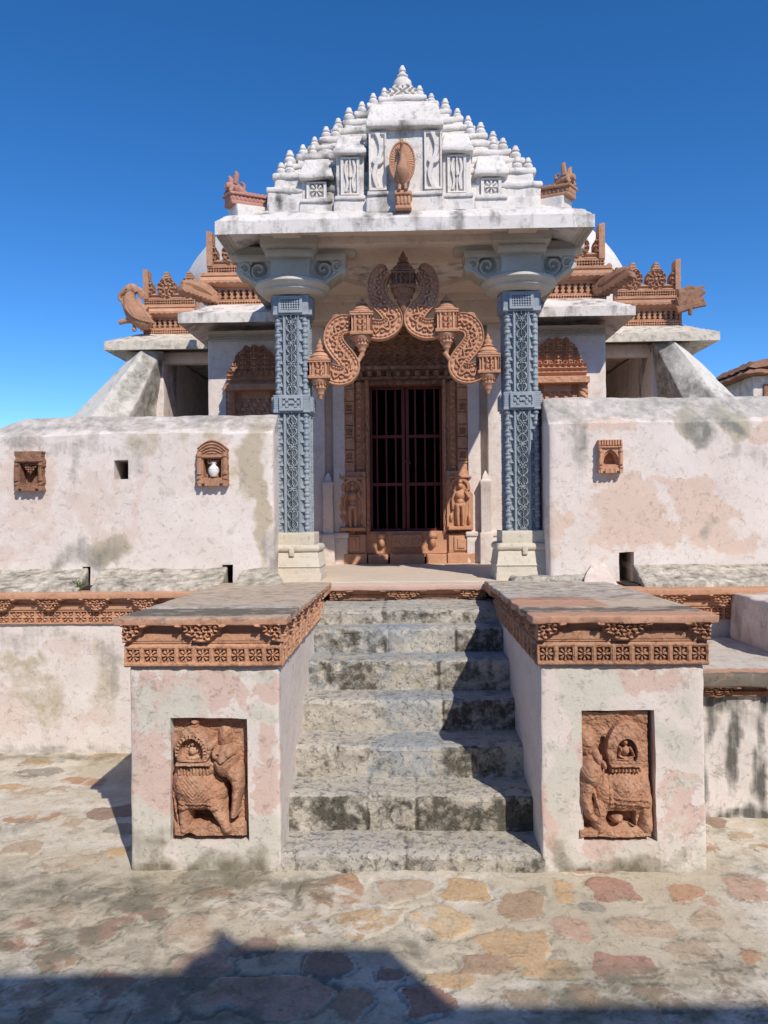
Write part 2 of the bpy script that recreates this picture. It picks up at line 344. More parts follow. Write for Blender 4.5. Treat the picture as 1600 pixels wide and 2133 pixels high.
# ================================================================ GROUND
stones = [(700,1858,66,40,'o'),(840,1855,56,29,'t'),(960,1857,58,30,'y'),(1085,1880,46,33,'b'),(1167,1862,30,22,'y'),(1280,1858,52,20,'r'),(1432,1852,46,20,'o'),
 (1575,1855,50,30,'p'),(775,1915,90,24,'y'),(930,1928,62,34,'Y'),(1072,1967,72,36,'y'),(1192,1945,42,32,'p'),(1022,2000,62,20,'b'),(1150,2018,62,22,'y'),(950,2036,44,28,'y'),
 (1312,2012,66,28,'r'),(1080,2077,44,26,'t'),(1550,2060,50,40,'v'),(575,1888,46,20,'p'),(590,1945,60,24,'t'),(430,2012,78,28,'p'),(560,2082,155,52,'p'),(680,2006,62,26,'v'),
 (55,1912,48,24,'r'),(125,1908,50,26,'t'),(285,1914,44,18,'r'),(385,1950,62,36,'t'),(100,1996,38,20,'o'),(228,2050,46,36,'r'),(338,2090,52,48,'g'),(100,2112,85,26,'b'),
 (750,2100,36,42,'b'),(884,2096,54,44,'r'),(28,2075,48,34,'t'),(1440,1975,60,28,'t'),(1230,2075,40,30,'b'),(1360,2080,40,24,'b'),(1480,1915,50,18,'t'),(1340,1925,50,20,'t'),
 (170,1630,42,10,'o'),(60,1702,60,12,'o'),(242,1776,34,15,'y'),(150,1712,40,12,'t'),(90,1650,60,10,'t'),(30,1770,50,16,'t'),(140,1800,60,18,'t'),(250,1690,60,12,'v'),
 (1485,1762,16,12,'o'),(1592,1772,24,15,'o'),(1545,1740,30,10,'t'),(1505,1880,24,16,'p'),(440,1870,50,14,'o'),(470,1905,50,14,'t'),(200,1865,60,16,'g'),(1240,1890,40,10,'g'),
 (520,1975,40,16,'v'),(830,2025,45,18,'v'),(310,1875,40,12,'t'),(1585,1995,30,20,'o'),(650,1900,36,12,'t')]
SC = dict(o=(.56,.30,.16), t=(.58,.43,.29), y=(.66,.43,.22), Y=(.74,.52,.28), b=(.47,.30,.18), r=(.46,.23,.16), p=(.60,.38,.27), v=(.33,.20,.15), g=(.36,.33,.27))
ST = []
for px, py, rx, ry, c in stones:
    a = gnd(px, py); b = gnd(px + rx, py); f1 = gnd(px, py - ry); f0 = gnd(px, py + ry)
    ST.append((a[0], (f0[1] + f1[1]) / 2, abs(b[0] - a[0]), (f1[1] - f0[1]) / 2, SC[c]))
r2 = np.random.RandomState(3)
for k in range(260):     # the rest of the yard
    x, y = r2.uniform(-3.3, 3.3), r2.uniform(.9, 5.2); rx, ry = r2.uniform(.07, .2), r2.uniform(.06, .13)
    if all(((x - s[0]) / (s[2] + rx)) ** 2 + ((y - s[1]) / (s[3] + ry)) ** 2 > .9 for s in ST):
        if -2.2 < x < 1.9 and 2.3 < y < 3.35 and r2.rand() < .6: continue
        ST.append((x, y, rx, ry, SC['otybrpvgtg'[r2.randint(10)]]))
gx = np.unique(np.round(np.concatenate([np.linspace(-3.3, 3.3, 529), -3.3 - np.geomspace(.05, 400, 22), 3.3 + np.geomspace(.05, 400, 22)]), 4))
gy = np.unique(np.round(np.concatenate([np.linspace(1.6, 5.3, 330), 1.6 - np.geomspace(.05, 400, 22), 5.3 + np.geomspace(.05, 400, 22)]), 4))
gX, gY = np.meshgrid(gx, gy, indexing='ij'); GP = np.stack([gX, gY, gX * 0], -1).reshape(-1, 3)
def stonefield(P):
    q = P + .10 * vec3n(P, 5, 2) + .05 * vec3n(P, 14, 9); q2 = q[:, :2]
    best = np.full(len(P), 9.0); col = np.zeros((len(P), 3))
    for x, y, rx, ry, c in ST:
        p = 2.6; d = (abs((q2[:, 0] - x) / rx) ** p + abs((q2[:, 1] - y) / ry) ** p) ** (1 / p); s = d < best; best = np.where(s, d, best); col[s] = c
    return best, col
_b, _c = stonefield(GP); inn = 1 - ss(.86, 1.04, _b)
GP[:, 2] = .012 * (fbm(GP, 2.2, 3, 1) - .5) * (abs(GP[:, 0]) < 6) + inn * (.003 + .006 * (vn(GP, 9, 5) - .5)) + .006 * (fbm(GP, 25, 3, 8) - .5)
GP[:, 2] -= .007 * (abs(_b - 1.05) < .05) * ss(.5, .7, vn(GP, 4, 21))
g = MB(); g.add(GP, gq(len(gx), len(gy)))
def gpaint(P):
    o = np.zeros((len(P), 3)); e = fbm(P, .9, 3, 6)
    o[:, 0] = .24 * ss(.47, .66, e) + .22 * ss(.5, .7, fbm(P, 4, 3, 9)) + .22 * (abs(_b - 1.05) < .05)
    o[:, 0] += .35 * np.exp(-((P[:, 1] - 3.15) / .16) ** 2) * (P[:, 0] < -.3) + .35 * np.exp(-((P[:, 1] - 4.85) / .1) ** 2) * (P[:, 0] < -1)
    o[:, 1] = .3 * ss(.45, .6, fbm(P, 1.3, 3, 16)); return o
def gtint(P): return np.column_stack([_c, inn * (.36 + .6 * ss(.15, .7, vn(P, 2.0, 31)) * np.where(P[:, 0] < -.4, .62, 1))])
tag(out(g, 'ground', M_grnd, paint=gpaint, tint=gtint, ang=60), 'mortared ground of mixed sandstone and grey cement', kind='structure')

# ================================================================ STAIRS
st = thing('stone_staircase', 'worn grey stone steps climbing between the two pink pedestals', 'stairs', (0, 3.31, 0))
SF = [3.31, 3.55, 3.807, 4.08, 4.30, 4.564, 4.76]; SZ = [.075, .239, .389, .553, .717, .857, .945]
JO = [(-.02,), (.03, -.19), (-.36,), (.18,), (.17, -.45), (-.12, .28), (-.15,)]
for k, (y, z) in enumerate(zip(SF, SZ)):
    m = MB(); yb = (SF[k + 1] + .06) if k < 6 else 5.27
    zb = (SZ[k - 1] - .03) if k else -.03
    def fn(P, k=k, y=y, z=z):
        P = P.copy(); fr = ss(y + .05, y, P[:, 1])
        n = fbm(P + k * 3, 14, 4, k)
        P[:, 1] += fr * (.035 * (n - .45) + .012 * (vn(P, 4, k) - .5)); P[:, 2] += .014 * (vn(P, 3.2, k + 4) - .5) * (P[:, 2] > z - .02) - .008 * fr * (P[:, 2] > z - .02)
        for jx in JO[k]:
            gv = np.exp(-((P[:, 0] - jx - .012 * (vn(P, 14, k) - .5)) / .008) ** 2); P[:, 1] += fr * gv * .009; P[:, 2] -= gv * .004 * (P[:, 2] > z - .02)
        P[:, 2] += .006 * (fbm(P, 30, 3, 5) - .5) * (P[:, 2] > z - .02); return P
    blk(m, -.585, .585, y, yb, zb, z, res=.0125, r=.014, fn=fn)
    def sp(P, k=k, y=y, z=z):
        o = np.zeros((len(P), 3)); fr = (P[:, 1] < y + .02) * (P[:, 2] < z - .008)
        blkn = vn(np.stack([P[:, 0] * 1., P[:, 0] * 0 + k * 7.3, P[:, 2] * .6], -1), 3.3, k)
        d = [.10, .34, .38, .12, .36, .26, .22][k]
        o[:, 0] = fr * (d * ss(.2, .6, blkn + .5 * (fbm(P, 9, 3, 3) - .5)) + .12 + .3 * (fbm(P, 22, 2, 7) - .5)) * ss(zb - .02, zb + .05, P[:, 2] + .04 * vn(P, 8)) + .1 * (1 - fr) + (1 - fr) * .1 * vn(P, 4, k)
        bi = np.searchsorted(np.sort(JO[k]), P[:, 0]); o[:, 0] += fr * (.16 * np.sin(bi * 2.4 + k * 1.7) - .02)
        for jx in JO[k]: o[:, 0] += .14 * (abs(P[:, 0] - jx) < .008)
        o[:, 1] = .25 * ss(.5, .7, vn(P, 2.3, k + 9)); o[:, 2] = .35 * ss(.5, .68, vn(P, 2.6, k + 19)) + .15 * (1 - fr); return o
    out(m, 'step', M_step, st, paint=sp)

# ================================================================ PEDESTALS
def elephant_r(u, v, k):        # howdah elephant walking to the right; units of source pixels
    x = u / k; y = 765 - v / k
    x = x + 430; y = y + 925
    bx = lambda a, b, c, d, h, e=6: box(x, y, a, b, c, d, h, e)
    h = .012 + .004 * n2(x / 60, y / 60, 1, 1)
    top = 932 + 6 * np.sin(x / 40)
    h = np.maximum(h, bx(430, 915, 1560, 1672, .05, 30) * 1.0)
    H = lambda *a, **q: E(x, y, *a, **q)
    body = np.maximum.reduce([H(605, 1360, 178, 150, .075), H(520, 1330, 95, 120, .066), H(690, 1380, 95, 110, .068),
        cap(x, y, [(700, 1430), (745, 1520), (790, 1600)], [68, 50, 44], .07), cap(x, y, [(525, 1440), (515, 1520), (520, 1605)], [52, 44, 42], .062),
        cap(x, y, [(455, 1290), (450, 1420), (480, 1590)], [12, 14, 16], .04), H(780, 1600, 48, 28, .065), H(520, 1600, 45, 25, .06)])
    head = np.maximum.reduce([H(775, 1195, 82, 105, .088), H(725, 1150, 42, 45, .075), H(800, 1140, 45, 50, .078), H(690, 1230, 40, 70, .06), H(820, 1250, 55, 70, .08),
        cap(x, y, [(835, 1250), (850, 1340), (838, 1440), (828, 1515)], [56, 44, 30, 26], .072), H(765, 1050, 52, 80, .035), H(830, 1505, 34, 26, .06)])
    r = np.hypot((x - 578) / 112, (y - 1105) / 128)
    how = np.where((r < 1) & (y < 1185), .055 + .012 * np.sqrt(np.clip(1 - r, 0, 1)), 0)
    r2_ = np.hypot((x - 570) / 76, (y - 1130) / 86)
    how = np.where((r2_ < 1) & (y < 1180), .028, how)
    th = np.arctan2(y - 1130, x - 570)
    how = np.where((abs(r2_ - 1.12) < .13) & (y < 1150), .060 + .004 * np.sin(th * 26), how)
    how = np.maximum.reduce([how, H(570, 1085, 22, 24, .046), H(570, 1130, 34, 38, .046), H(570, 1172, 56, 15, .048), bx(465, 705, 1182, 1216, .074, 14), bx(485, 690, 1218, 1268, .060 + .004 * np.sin(x / 3.2), 4),
        H(585, 950, 34, 22, .05), bx(560, 610, 962, 985, .055), H(680, 1100, 26, 30, .066)])
    cloth = ((x > 480) & (x < 705) & (y > 1270) & (y < 1478)); body = body + cloth * (.004 + .0012 * np.sin((x + y) / 5) * (abs(x - 592) > 70) + .0012 * (abs(x - 592) < 70) * np.cos((abs(x - 592) + y) / 4))
    body = body + .006 * ((abs(y - 1462) < 9) & (x > 480) & (x < 740)) + .005 * (abs(y - 1435) < 5) * cloth
    h = np.maximum.reduce([h, body, head, how])
    gap = ((x > 560) & (x < 742) & (y > 1500 + .12 * abs(x - 650)) & (y < 1572)) | ((y > 1335) & (y < 1500) & (x > 776 + .04 * (y - 1335)) & (x < 800 + .07 * (y - 1335))) | (np.hypot((x - 822), (y - 1545) / 1.4) < 20)
    h = np.where(gap & (body < .05), -.03, h)
    h = h + .013 * n2(x / 100, y / 100, 2.5, 5) + .006 * n2(x / 100, y / 100, 11, 6)
    h = np.where(cap(x, y, [(700, 1165), (770, 1190), (830, 1150)], [9, 9, 9], 1) > .3, h - .012, h); h = np.where(np.hypot(x - 735, y - 1142) < 9, h - .02, h)
    return np.where((y < top) | (y > 1655 + 22 * np.sin(x / 60 + 1.2) + 12 * np.sin(x / 23)) | (x < 436 + 8 * np.sin(y / 50)) | (x > 908), np.nan, h)
def elephant_l(u, v, k):        # seated figure in arch on elephant walking to the left
    x = u / k + 575; y = 1440 - v / k
    bx = lambda a, b, c, d, h, e=6: box(x, y, a, b, c, d, h, e)
    H = lambda *a, **q: E(x, y, *a, **q)
    h = .022 + .012 * n2(x / 80, y / 80, 1.2, 2) + .012 * ss(860, 760, y)
    body = np.maximum.reduce([H(830, 1190, 158, 140, .078), H(900, 1200, 85, 150, .07), H(740, 1200, 85, 140, .072), cap(x, y, [(700, 1250), (690, 1340), (700, 1380)], [58, 48, 52], .068),
        cap(x, y, [(930, 1230), (945, 1330), (945, 1385)], [64, 46, 48], .066), cap(x, y, [(900, 1300), (880, 1360)], [30, 26], .05)])
    head = np.maximum.reduce([H(650, 1085, 72, 92, .088), H(640, 930, 52, 85, .05), H(690, 1010, 32, 42, .072), H(722, 1045, 18, 22, .07),
        cap(x, y, [(628, 1120), (620, 1220), (636, 1300), (665, 1325)], [58, 46, 34, 26], .078), cap(x, y, [(660, 1180), (690, 1290)], [18, 10], .07), H(655, 1325, 42, 26, .065)])
    head = head + .005 * (abs(np.hypot(x - 655, y - 1040) - 66) < 7) * (y > 1050)
    r = np.hypot((x - 845) / 108, (y - 960) / 150)
    how = np.where((r < 1) & (y < 1030), .050 + .014 * np.sqrt(np.clip(1 - r, 0, 1)), 0)
    r3 = np.hypot((x - 840) / 56, (y - 975) / 78); how = np.where((r3 < 1) & (y < 1020), .024, how)
    how = np.maximum.reduce([how, H(836, 922, 21, 26, .058), H(838, 972, 34, 38, .056), H(836, 1012, 66, 17, .06), cap(x, y, [(812, 955), (798, 990), (830, 1008)], [10, 9, 8], .06),
        cap(x, y, [(864, 955), (880, 990), (850, 1008)], [10, 9, 8], .06), bx(745, 925, 1028, 1050, .07, 6), bx(750, 912, 1052, 1078, .060 + .004 * np.sin(x / 3.0), 3)])
    cloth = (x > 740) & (x < 960) & (y > 1085) & (y < 1260)
    body = body + cloth * (.003 + .001 * np.sin((x + y) / 5)) + .004 * (abs((y - 1240) - .1 * (x - 840)) < 6) * (x > 740) * (x < 960) + .004 * (abs((y - 1210) - .1 * (x - 840)) < 5) * (x > 740) * (x < 960)
    h = np.maximum.reduce([h, body, head, how, bx(560, 990, 1365, 1450, .06, 26)])
    gap = (x > 735) & (x < 885) & (y > 1285) & (y < 1368); h = np.where(gap & (x > 728), -.02, h)
    h = np.where(gap | (y > 1280), np.maximum(h, H(792, 1336, 42, 34, .058)), h)
    h = np.where((x > 700) & (x < 735) & (y > 900) & (y < 1000) & (abs(x - 760 + (y - 880) * .2 + 30) < 12), h - .02, h)
    h = h + .014 * n2(x / 100, y / 100, 2.5, 8) + .006 * n2(x / 100, y / 100, 11, 6)
    return np.where((x < 575 + 5 * np.sin(y / 40)) | (x > 978 - .02 * (1430 - y)) | (y < 757 + 8 * np.sin(x / 50)) | (y > 1428 + 8 * np.sin(x / 40)), np.nan, h)

def rose_strip(u, v, w, h, n):
    p = w / n; x = (u % p) - p / 2; y = v - h * .5; Rr = min(p, h) * .36
    base = .004 * n2(u, v, 30, 4) * 3 - .01 * ss(.008, 0, np.minimum(v, h - v)) 
    return base + rosette(x, y, Rr, 8, -.02) + .0035 * (np.maximum(abs(x), abs(y)) > Rr * 1.18)
for side in (0, 1):
    if side == 0:
        xo, xi = -1.213, -.560; nm = 'pedestal with an elephant relief walking to the right, left of the steps, pink wash'
        nx = (X_(357, 3.31, 1600), X_(516, 3.31, 1600)); nz = (Z_(435, 1742, 3.31), Z_(435, 1497, 3.31))
    else:
        xo, xi = .565, 1.256; nm = 'pedestal with an elephant relief walking to the left, right of the steps, peach wash'
        nx = (X_(1214, 3.31, 1600), X_(1363, 3.31, 1600)); nz = (Z_(1290, 1742, 3.31), Z_(1290, 1480, 3.31))
    t = thing('stair_pedestal', nm, 'pedestal', ((xo + xi) / 2, 3.31, 0), 'pedestals flanking the steps')
    m = MB()
    def fn(P, nx=nx, nz=nz, side=side):
        P = P.copy(); bot = nz[0] - .022
        ins = (P[:, 0] > nx[0]) & (P[:, 0] < nx[1]) & (P[:, 2] > bot) & (P[:, 2] < nz[1]) & (P[:, 1] < 3.33)
        P[:, 1] += ins * .115
        P[:, 0] += (.010 if side else -.004) * (1 - P[:, 2] / .9) * (np.abs(P[:, 0]) > .9)
        return P
    res = .016
    blk(m, xo, xi, 3.31, 5.0, -.02, .89, res=res, r=.012, wob=.0035, fn=fn, cx=(nx[0] - .001, nx[0] + .001, nx[1] - .001, nx[1] + .001), cz=(nz[1] - .001, nz[1] + .001, nz[0] - .0225, nz[0] - .0215), seed=side, ws=6)
    if side == 0:
        L = [(420, 1440, 130, 45, 2, .5), (550, 1420, 45, 40, 2, .75), (320, 1500, 50, 130, 2, .45), (550, 1600, 30, 150, 2, .5), (310, 1640, 60, 110, 2, .5), (545, 1680, 28, 34, 2, 1.1), (380, 1480, 80, 50, 1, .35), (320, 1480, 30, 60, 1, .4), (545, 1480, 35, 20, 1, .5),
             (290, 1730, 60, 60, 1, .6), (530, 1760, 60, 40, 1, .5), (450, 1395, 160, 14, 1, .5), (420, 1812, 170, 28, 0, .42), (320, 1770, 50, 34, 0, .36), (545, 1785, 40, 40, 0, .38), (270, 1700, 12, 120, 1, .5)]
    else:
        L = [(1290, 1420, 150, 40, 2, .45), (1150, 1700, 40, 80, 2, .55), (1410, 1660, 50, 60, 2, .6), (1180, 1560, 30, 90, 2, .4), (1240, 1440, 70, 40, 1, .6), (1160, 1620, 40, 70, 1, .6), (1400, 1540, 40, 45, 1, .55), (1180, 1500, 14, 60, 1, .6), (1420, 1450, 30, 30, 1, .3),
             (1400, 1640, 50, 60, 1, .25), (1290, 1815, 170, 20, 0, .42), (1330, 1790, 80, 24, 0, .42), (1160, 1770, 34, 60, 0, .35), (1420, 1755, 20, 30, 0, .3), (1180, 1770, 40, 40, 2, .5), (1300, 1760, 120, 30, 2, .4)]
    fs = spots(3.31, L)
    def pp(P, fs=fs, side=side):
        o = fs(P); inner = np.abs(np.abs(P[:, 0]) - .562) < .02
        o[inner & (P[:, 1] > 3.34)] *= .12
        o[:, 0] += .32 * ss(.09, 0, P[:, 2] + .06 * (vn(P, 9, 2) - .5)) ; o[:, 1] += .25 * ss(.3, .05, P[:, 2] + .2 * (vn(P, 5, 3) - .5)); return o
    body = out(m, 'plaster_block', M_ped, t, paint=pp)
    m = MB(); kx = (nx[1] - nx[0])
    if side == 0: kk = (nz[1] - nz[0] + .03) / 765; hf(m, lambda u, v: elephant_r(u, v, kk) * 1.3, 485 * kk, 765 * kk, 190, 300, (nx[1] - 485 * kk - .002, 3.378, nz[1] - 765 * kk - .002), back=.02)
    else: kk = (nz[1] - nz[0] + .012) / 690; hf(m, lambda u, v: elephant_l(u, v, kk) * 1.3, 415 * kk, 690 * kk, 170, 280, (nx[1] - 411 * kk, 3.378, nz[1] - 690 * kk - .002), back=.02)
    out(m, 'elephant_relief', M_terra, t, ang=60, paint=lambda P: np.column_stack([.1 * vn(P, 12), .18 * ss(.5, .7, vn(P, 6, 4)), .15 * vn(P, 5, 8)]))
    # rosette band
    m = MB(); W = xi - xo + .03
    hf(m, lambda u, v: rose_strip(u, v, W, .10, 9), W, .10, 380, 56, (xo - .015, 3.288, .888), back=.03)
    sgn = 1 if side == 0 else -1; xin = xi if side == 0 else xo
    hf(m, lambda u, v: rose_strip(u, v, 1.62, .10, 14), 1.62, .10, 260, 24, (xin + sgn * .018, 3.31 if side == 0 else 4.93, .888), U=(0, sgn, 0), N=(sgn, 0, 0), back=.03)
    blk(m, xo - .012, xi + .012, 3.292, 4.98, .99, 1.0, r=.003)
    out(m, 'rosette_band', M_terra if side else M_terra_o, t, ang=50)
    m = MB(); per = W / 2
    hf(m, lambda u, v: lotus(u, v, .085, per, 0, .045), W, .085, 240, 44, (xo - .015, 3.30, .994), back=.04)
    sx_ = xin + sgn * .004
    hf(m, lambda u, v: lotus(u, v, .085, .26, 0, .028), 1.66, .085, 300, 30, (sx_, 3.29 if side == 0 else 4.95, .994), U=(0, sgn, 0), N=(sgn, 0, 0), back=.04)
    out(m, 'scroll_bracket_frieze', M_terra_o if side == 0 else M_terra, t, ang=50)
    m = MB(); ov = .045
    C = [[[(xo - ov, 3.245, 1.073), (xo - ov, 3.245, 1.106)], [(xo - ov, 5.19, 1.045), (xo - ov, 5.19, 1.079)]], [[(xi + ov, 3.245, 1.073), (xi + ov, 3.245, 1.106)], [(xi + ov, 5.19, 1.045), (xi + ov, 5.19, 1.079)]]]
    def fs2(P, side=side):
        P = P.copy(); fe = (P[:, 1] < 3.27); P[:, 1] += fe * (.018 if side else .006) * (fbm(P, 16, 3, side) - .5) * 2
        ie = np.abs(np.abs(P[:, 0]) - .515) < .02; P[:, 0] += ie * .012 * (fbm(P, 12, 3, 5) - .5) * (2 if side else .6)
        top = P[:, 2] > (1.106 - (P[:, 1] - 3.245) * .0139 - .008)
        for s in ((3.62, 4.2) if side == 0 else (3.55, 3.85, 4.5)): P[:, 2] -= top * .006 * (np.abs(P[:, 1] - s - .01 * vn(P, 8)) < .01)
        return P
    blk(m, 0, xi - xo + 2 * ov, 0, 1.96, 0, .034, res=.02, r=.006, corners=C, fn=fs2, wob=.002)
    def sp2(P, side=side):
        o = np.zeros((len(P), 3)); topz = P[:, 2] > 1.095 - (P[:, 1] - 3.245) * .0139
        q = P[:, 1] + .05 * (fbm(P, 8, 3, 2) - .5)
        if side == 0: o[:, 0] = topz * (.42 * ss(3.26, 3.40, q) * ss(3.70, 3.55, q) * (.4 + 1.2 * vn(P * np.array([.4, 1, 1]), 22, 4)) + .2); o[:, 2] = (~topz) * .9 + topz * .5 * ss(3.3, 3.25, q); o[:, 1] = topz * (.5 * ss(3.6, 3.64, q) * ss(3.72, 3.66, q) + .12)
        else: o[:, 0] = topz * (.48 * ss(3.34, 3.46, q) * ss(3.66, 3.5, q) * (.4 + 1.2 * vn(P * np.array([.4, 1, 1]), 22, 4)) + .08 + .2 * (q > 3.9)); o[:, 2] = np.where(topz, .75 * (q < 3.42) + .7 * (q > 3.6) * (q < 4.1) * (P[:, 0] < .95), .9); o[:, 1] = topz * .45 * (q > 4.05)
        return o
    out(m, 'top_slab', M_slab, t, paint=sp2)

# ================================================================ PLATFORM
pf = thing('temple_platform', 'raised masonry platform with carved red sandstone edge under the temple', 'platform', (0, 4.95, 0))
zt = 1.05
m = MB(); blk(m, -6.5, -.6, 4.94, 9.5, -.03, .86, res=.03, r=.01, wob=.004, ws=3)
for k in (0,):
    LL = [(60, 1430, 60, 70, 1, .42), (100, 1470, 50, 60, 1, .46), (30, 1340, 60, 30, 0, .3), (230, 1390, 22, 70, 0, .35), (220, 1420, 40, 90, 1, .42), (150, 1350, 80, 30, 2, .45), (10, 1480, 50, 60, 2, .55), (130, 1320, 120, 24, 0, .25), (130, 1570, 180, 16, 0, .4), (200, 1500, 50, 30, 2, .4), (40, 1385, 80, 25, 1, .5)]
fsl = spots(4.94, LL)
out(m, 'lower_wall', M_wall, pf, paint=lambda P: fsl(P))
m = MB(); blk(m, .6, 6.5, 4.94, 9.5, -.03, .86, res=.05, r=.01, wob=.004, ws=3); out(m, 'lower_wall', M_stain, pf)
m = MB(); blk(m, -.6, .6, 5.27, 9.5, -.03, .95, res=.08, r=.01); out(m, 'lower_wall', M_stain, pf)
def lat_rose(u, v, h):
    return -.006 * n2(u, v, 30, 2) + rosette((u % .085) - .0425, v - h / 2, h * .40, 8, -.016) + .004 * (v > h * .9)
m = MB()
hf(m, lambda u, v: lat_rose(u, v, .085), 5.6, .085, 900, 30, (-6.5, 4.92, .845), back=.03)
hf(m, lambda u, v: lat_rose(u, v, .085), 5.6, .085, 700, 26, (.9, 4.92, .845), back=.03)
out(m, 'rosette_band', M_terra_o, pf, ang=50)
m = MB()
hf(m, lambda u, v: lotus(u, v, .085, .31, .155, .055), 5.6, .085, 900, 34, (-6.5, 4.925, .93), back=.03)
hf(m, lambda u, v: lotus(u, v, .085, .31, .155, .055), 5.6, .085, 800, 34, (.9, 4.925, .93), back=.03)
out(m, 'scroll_bracket_frieze', M_terra_o, pf, ang=50)
m = MB()
hf(m, lambda u, v: lotus(u, v, .08, .50, .0, .05), 1.06, .08, 240, 40, (-.53, 5.26, .942), back=.03)
out(m, 'landing_frieze', M_terra_o, pf, ang=50, paint=lambda P: np.column_stack([.2 + .3 * ss(1.0, .95, P[:, 2]), 0 * P[:, 0], 0 * P[:, 0]]))
m = MB()
blk(m, -6.5, -.52, 4.86, 5.6, 1.012, zt, res=.03, r=.006, wob=.003); blk(m, .52, 6.5, 4.86, 5.6, 1.012, zt, res=.03, r=.006, wob=.003)
blk(m, -6.5, 6.5, 5.4, 9.5, .9, zt - .002, res=.2, r=.006)
out(m, 'edge_slab', M_terra_o, pf)
m = MB(); blk(m, -.53, .53, 5.19, 5.42, 1.018, zt + .008, res=.02, r=.008, wob=.004); out(m, 'landing_slab', M_floor, pf, paint=lambda P: np.column_stack([0 * P[:, 0], 0 * P[:, 0], .55 * (P[:, 1] < 5.215)]))
m = MB(); blk(m, -1.0, 1.0, 5.38, 7.4, 1.0, zt + .012, res=.05, r=.008, wob=.003); out(m, 'porch_floor', M_floor, pf)

# ================================================================ PARAPET WALLS
def niche_fn(w, h, kind, seed):
    def f(u, v):
        x = u - w / 2; s = w / .2
        H = .03 + .006 * n2(u, v, 40, seed)
        if kind == 'gable':
            top = h * (.80 + .20 * np.cos(np.clip(abs(x) / (w * .47), 0, 1) * 1.5)); H = np.where(v > top, np.nan, H)
            H = np.where((v > .62 * h) & (v < .68 * h), .045, H); H = np.where(v > .70 * h, H + .010 * (np.sin((top - v) * 300) > .3), H)
            o = (abs(x) < .27 * w) & (v > .18 * h) & (v < .60 * h)
            H = np.where(o, -.05, H); tr = o & (v > (.36 + .26 * (abs(x) / (.27 * w))) * h); H = np.where(tr, .015 + 1.6 * lattice(u, v, w * .16, .02), H)
        elif kind == 'worn':
            H = np.where(v > .74 * h, .045 + .012 * n2(u, v, 30, 3), H)
            o = (abs(x) < .29 * w) & (v > .20 * h) & (v < .70 * h); H = np.where(o, -.05, H)
            tr = o & (v > (.40 + .30 * abs(x) / (.29 * w)) * h); H = np.where(tr, .012 + 1.6 * lattice(u, v, w * .16, .02), H)
        else:
            H = np.where(v > .84 * h, .04 - .012 * (np.sin(u / w * 60) > .6), H); H = np.where((v > .76 * h) & (v < .80 * h), .045, H)
            o = (abs(x) < .34 * w) & (v > .24 * h) & (v < (.24 + .46 * np.sqrt(np.clip(1 - (abs(x) / (.345 * w)) ** 1.6, 0, 1))) * h)
            H = np.where(o, .012, H); o2 = (abs(x) < .25 * w) & (v > .27 * h) & (v < (.27 + .36 * np.sqrt(np.clip(1 - (abs(x) / (.25 * w)) ** 1.6, 0, 1))) * h); H = np.where(o2, -.05, H)
        pil = (abs(abs(x) - .40 * w) < .085 * w) & (v > .14 * h) & (v < .74 * h)
        H = np.where(pil & ~np.isnan(H), .032 + .014 * np.sqrt(np.clip(1 - ((abs(x) - .40 * w) / (.085 * w)) ** 2, 0, 1)) + .006 * np.sign(np.sin(v / h * 50)) * (abs(v / h - .44) > .18), H)
        H = np.where((v < .14 * h) & ~np.isnan(H), .045 - .006 * (np.sin(u / w * 34) > .2), H)
        cut = (v < .05 * h) & (abs(x) > .22 * w) & (abs(x) < .32 * w); rag = (abs(x) > w * .5 - .004 - .012 * abs(n2(u, v, 16, seed)) * 4 * s)
        return np.where(cut | rag, np.nan, H)
    return f
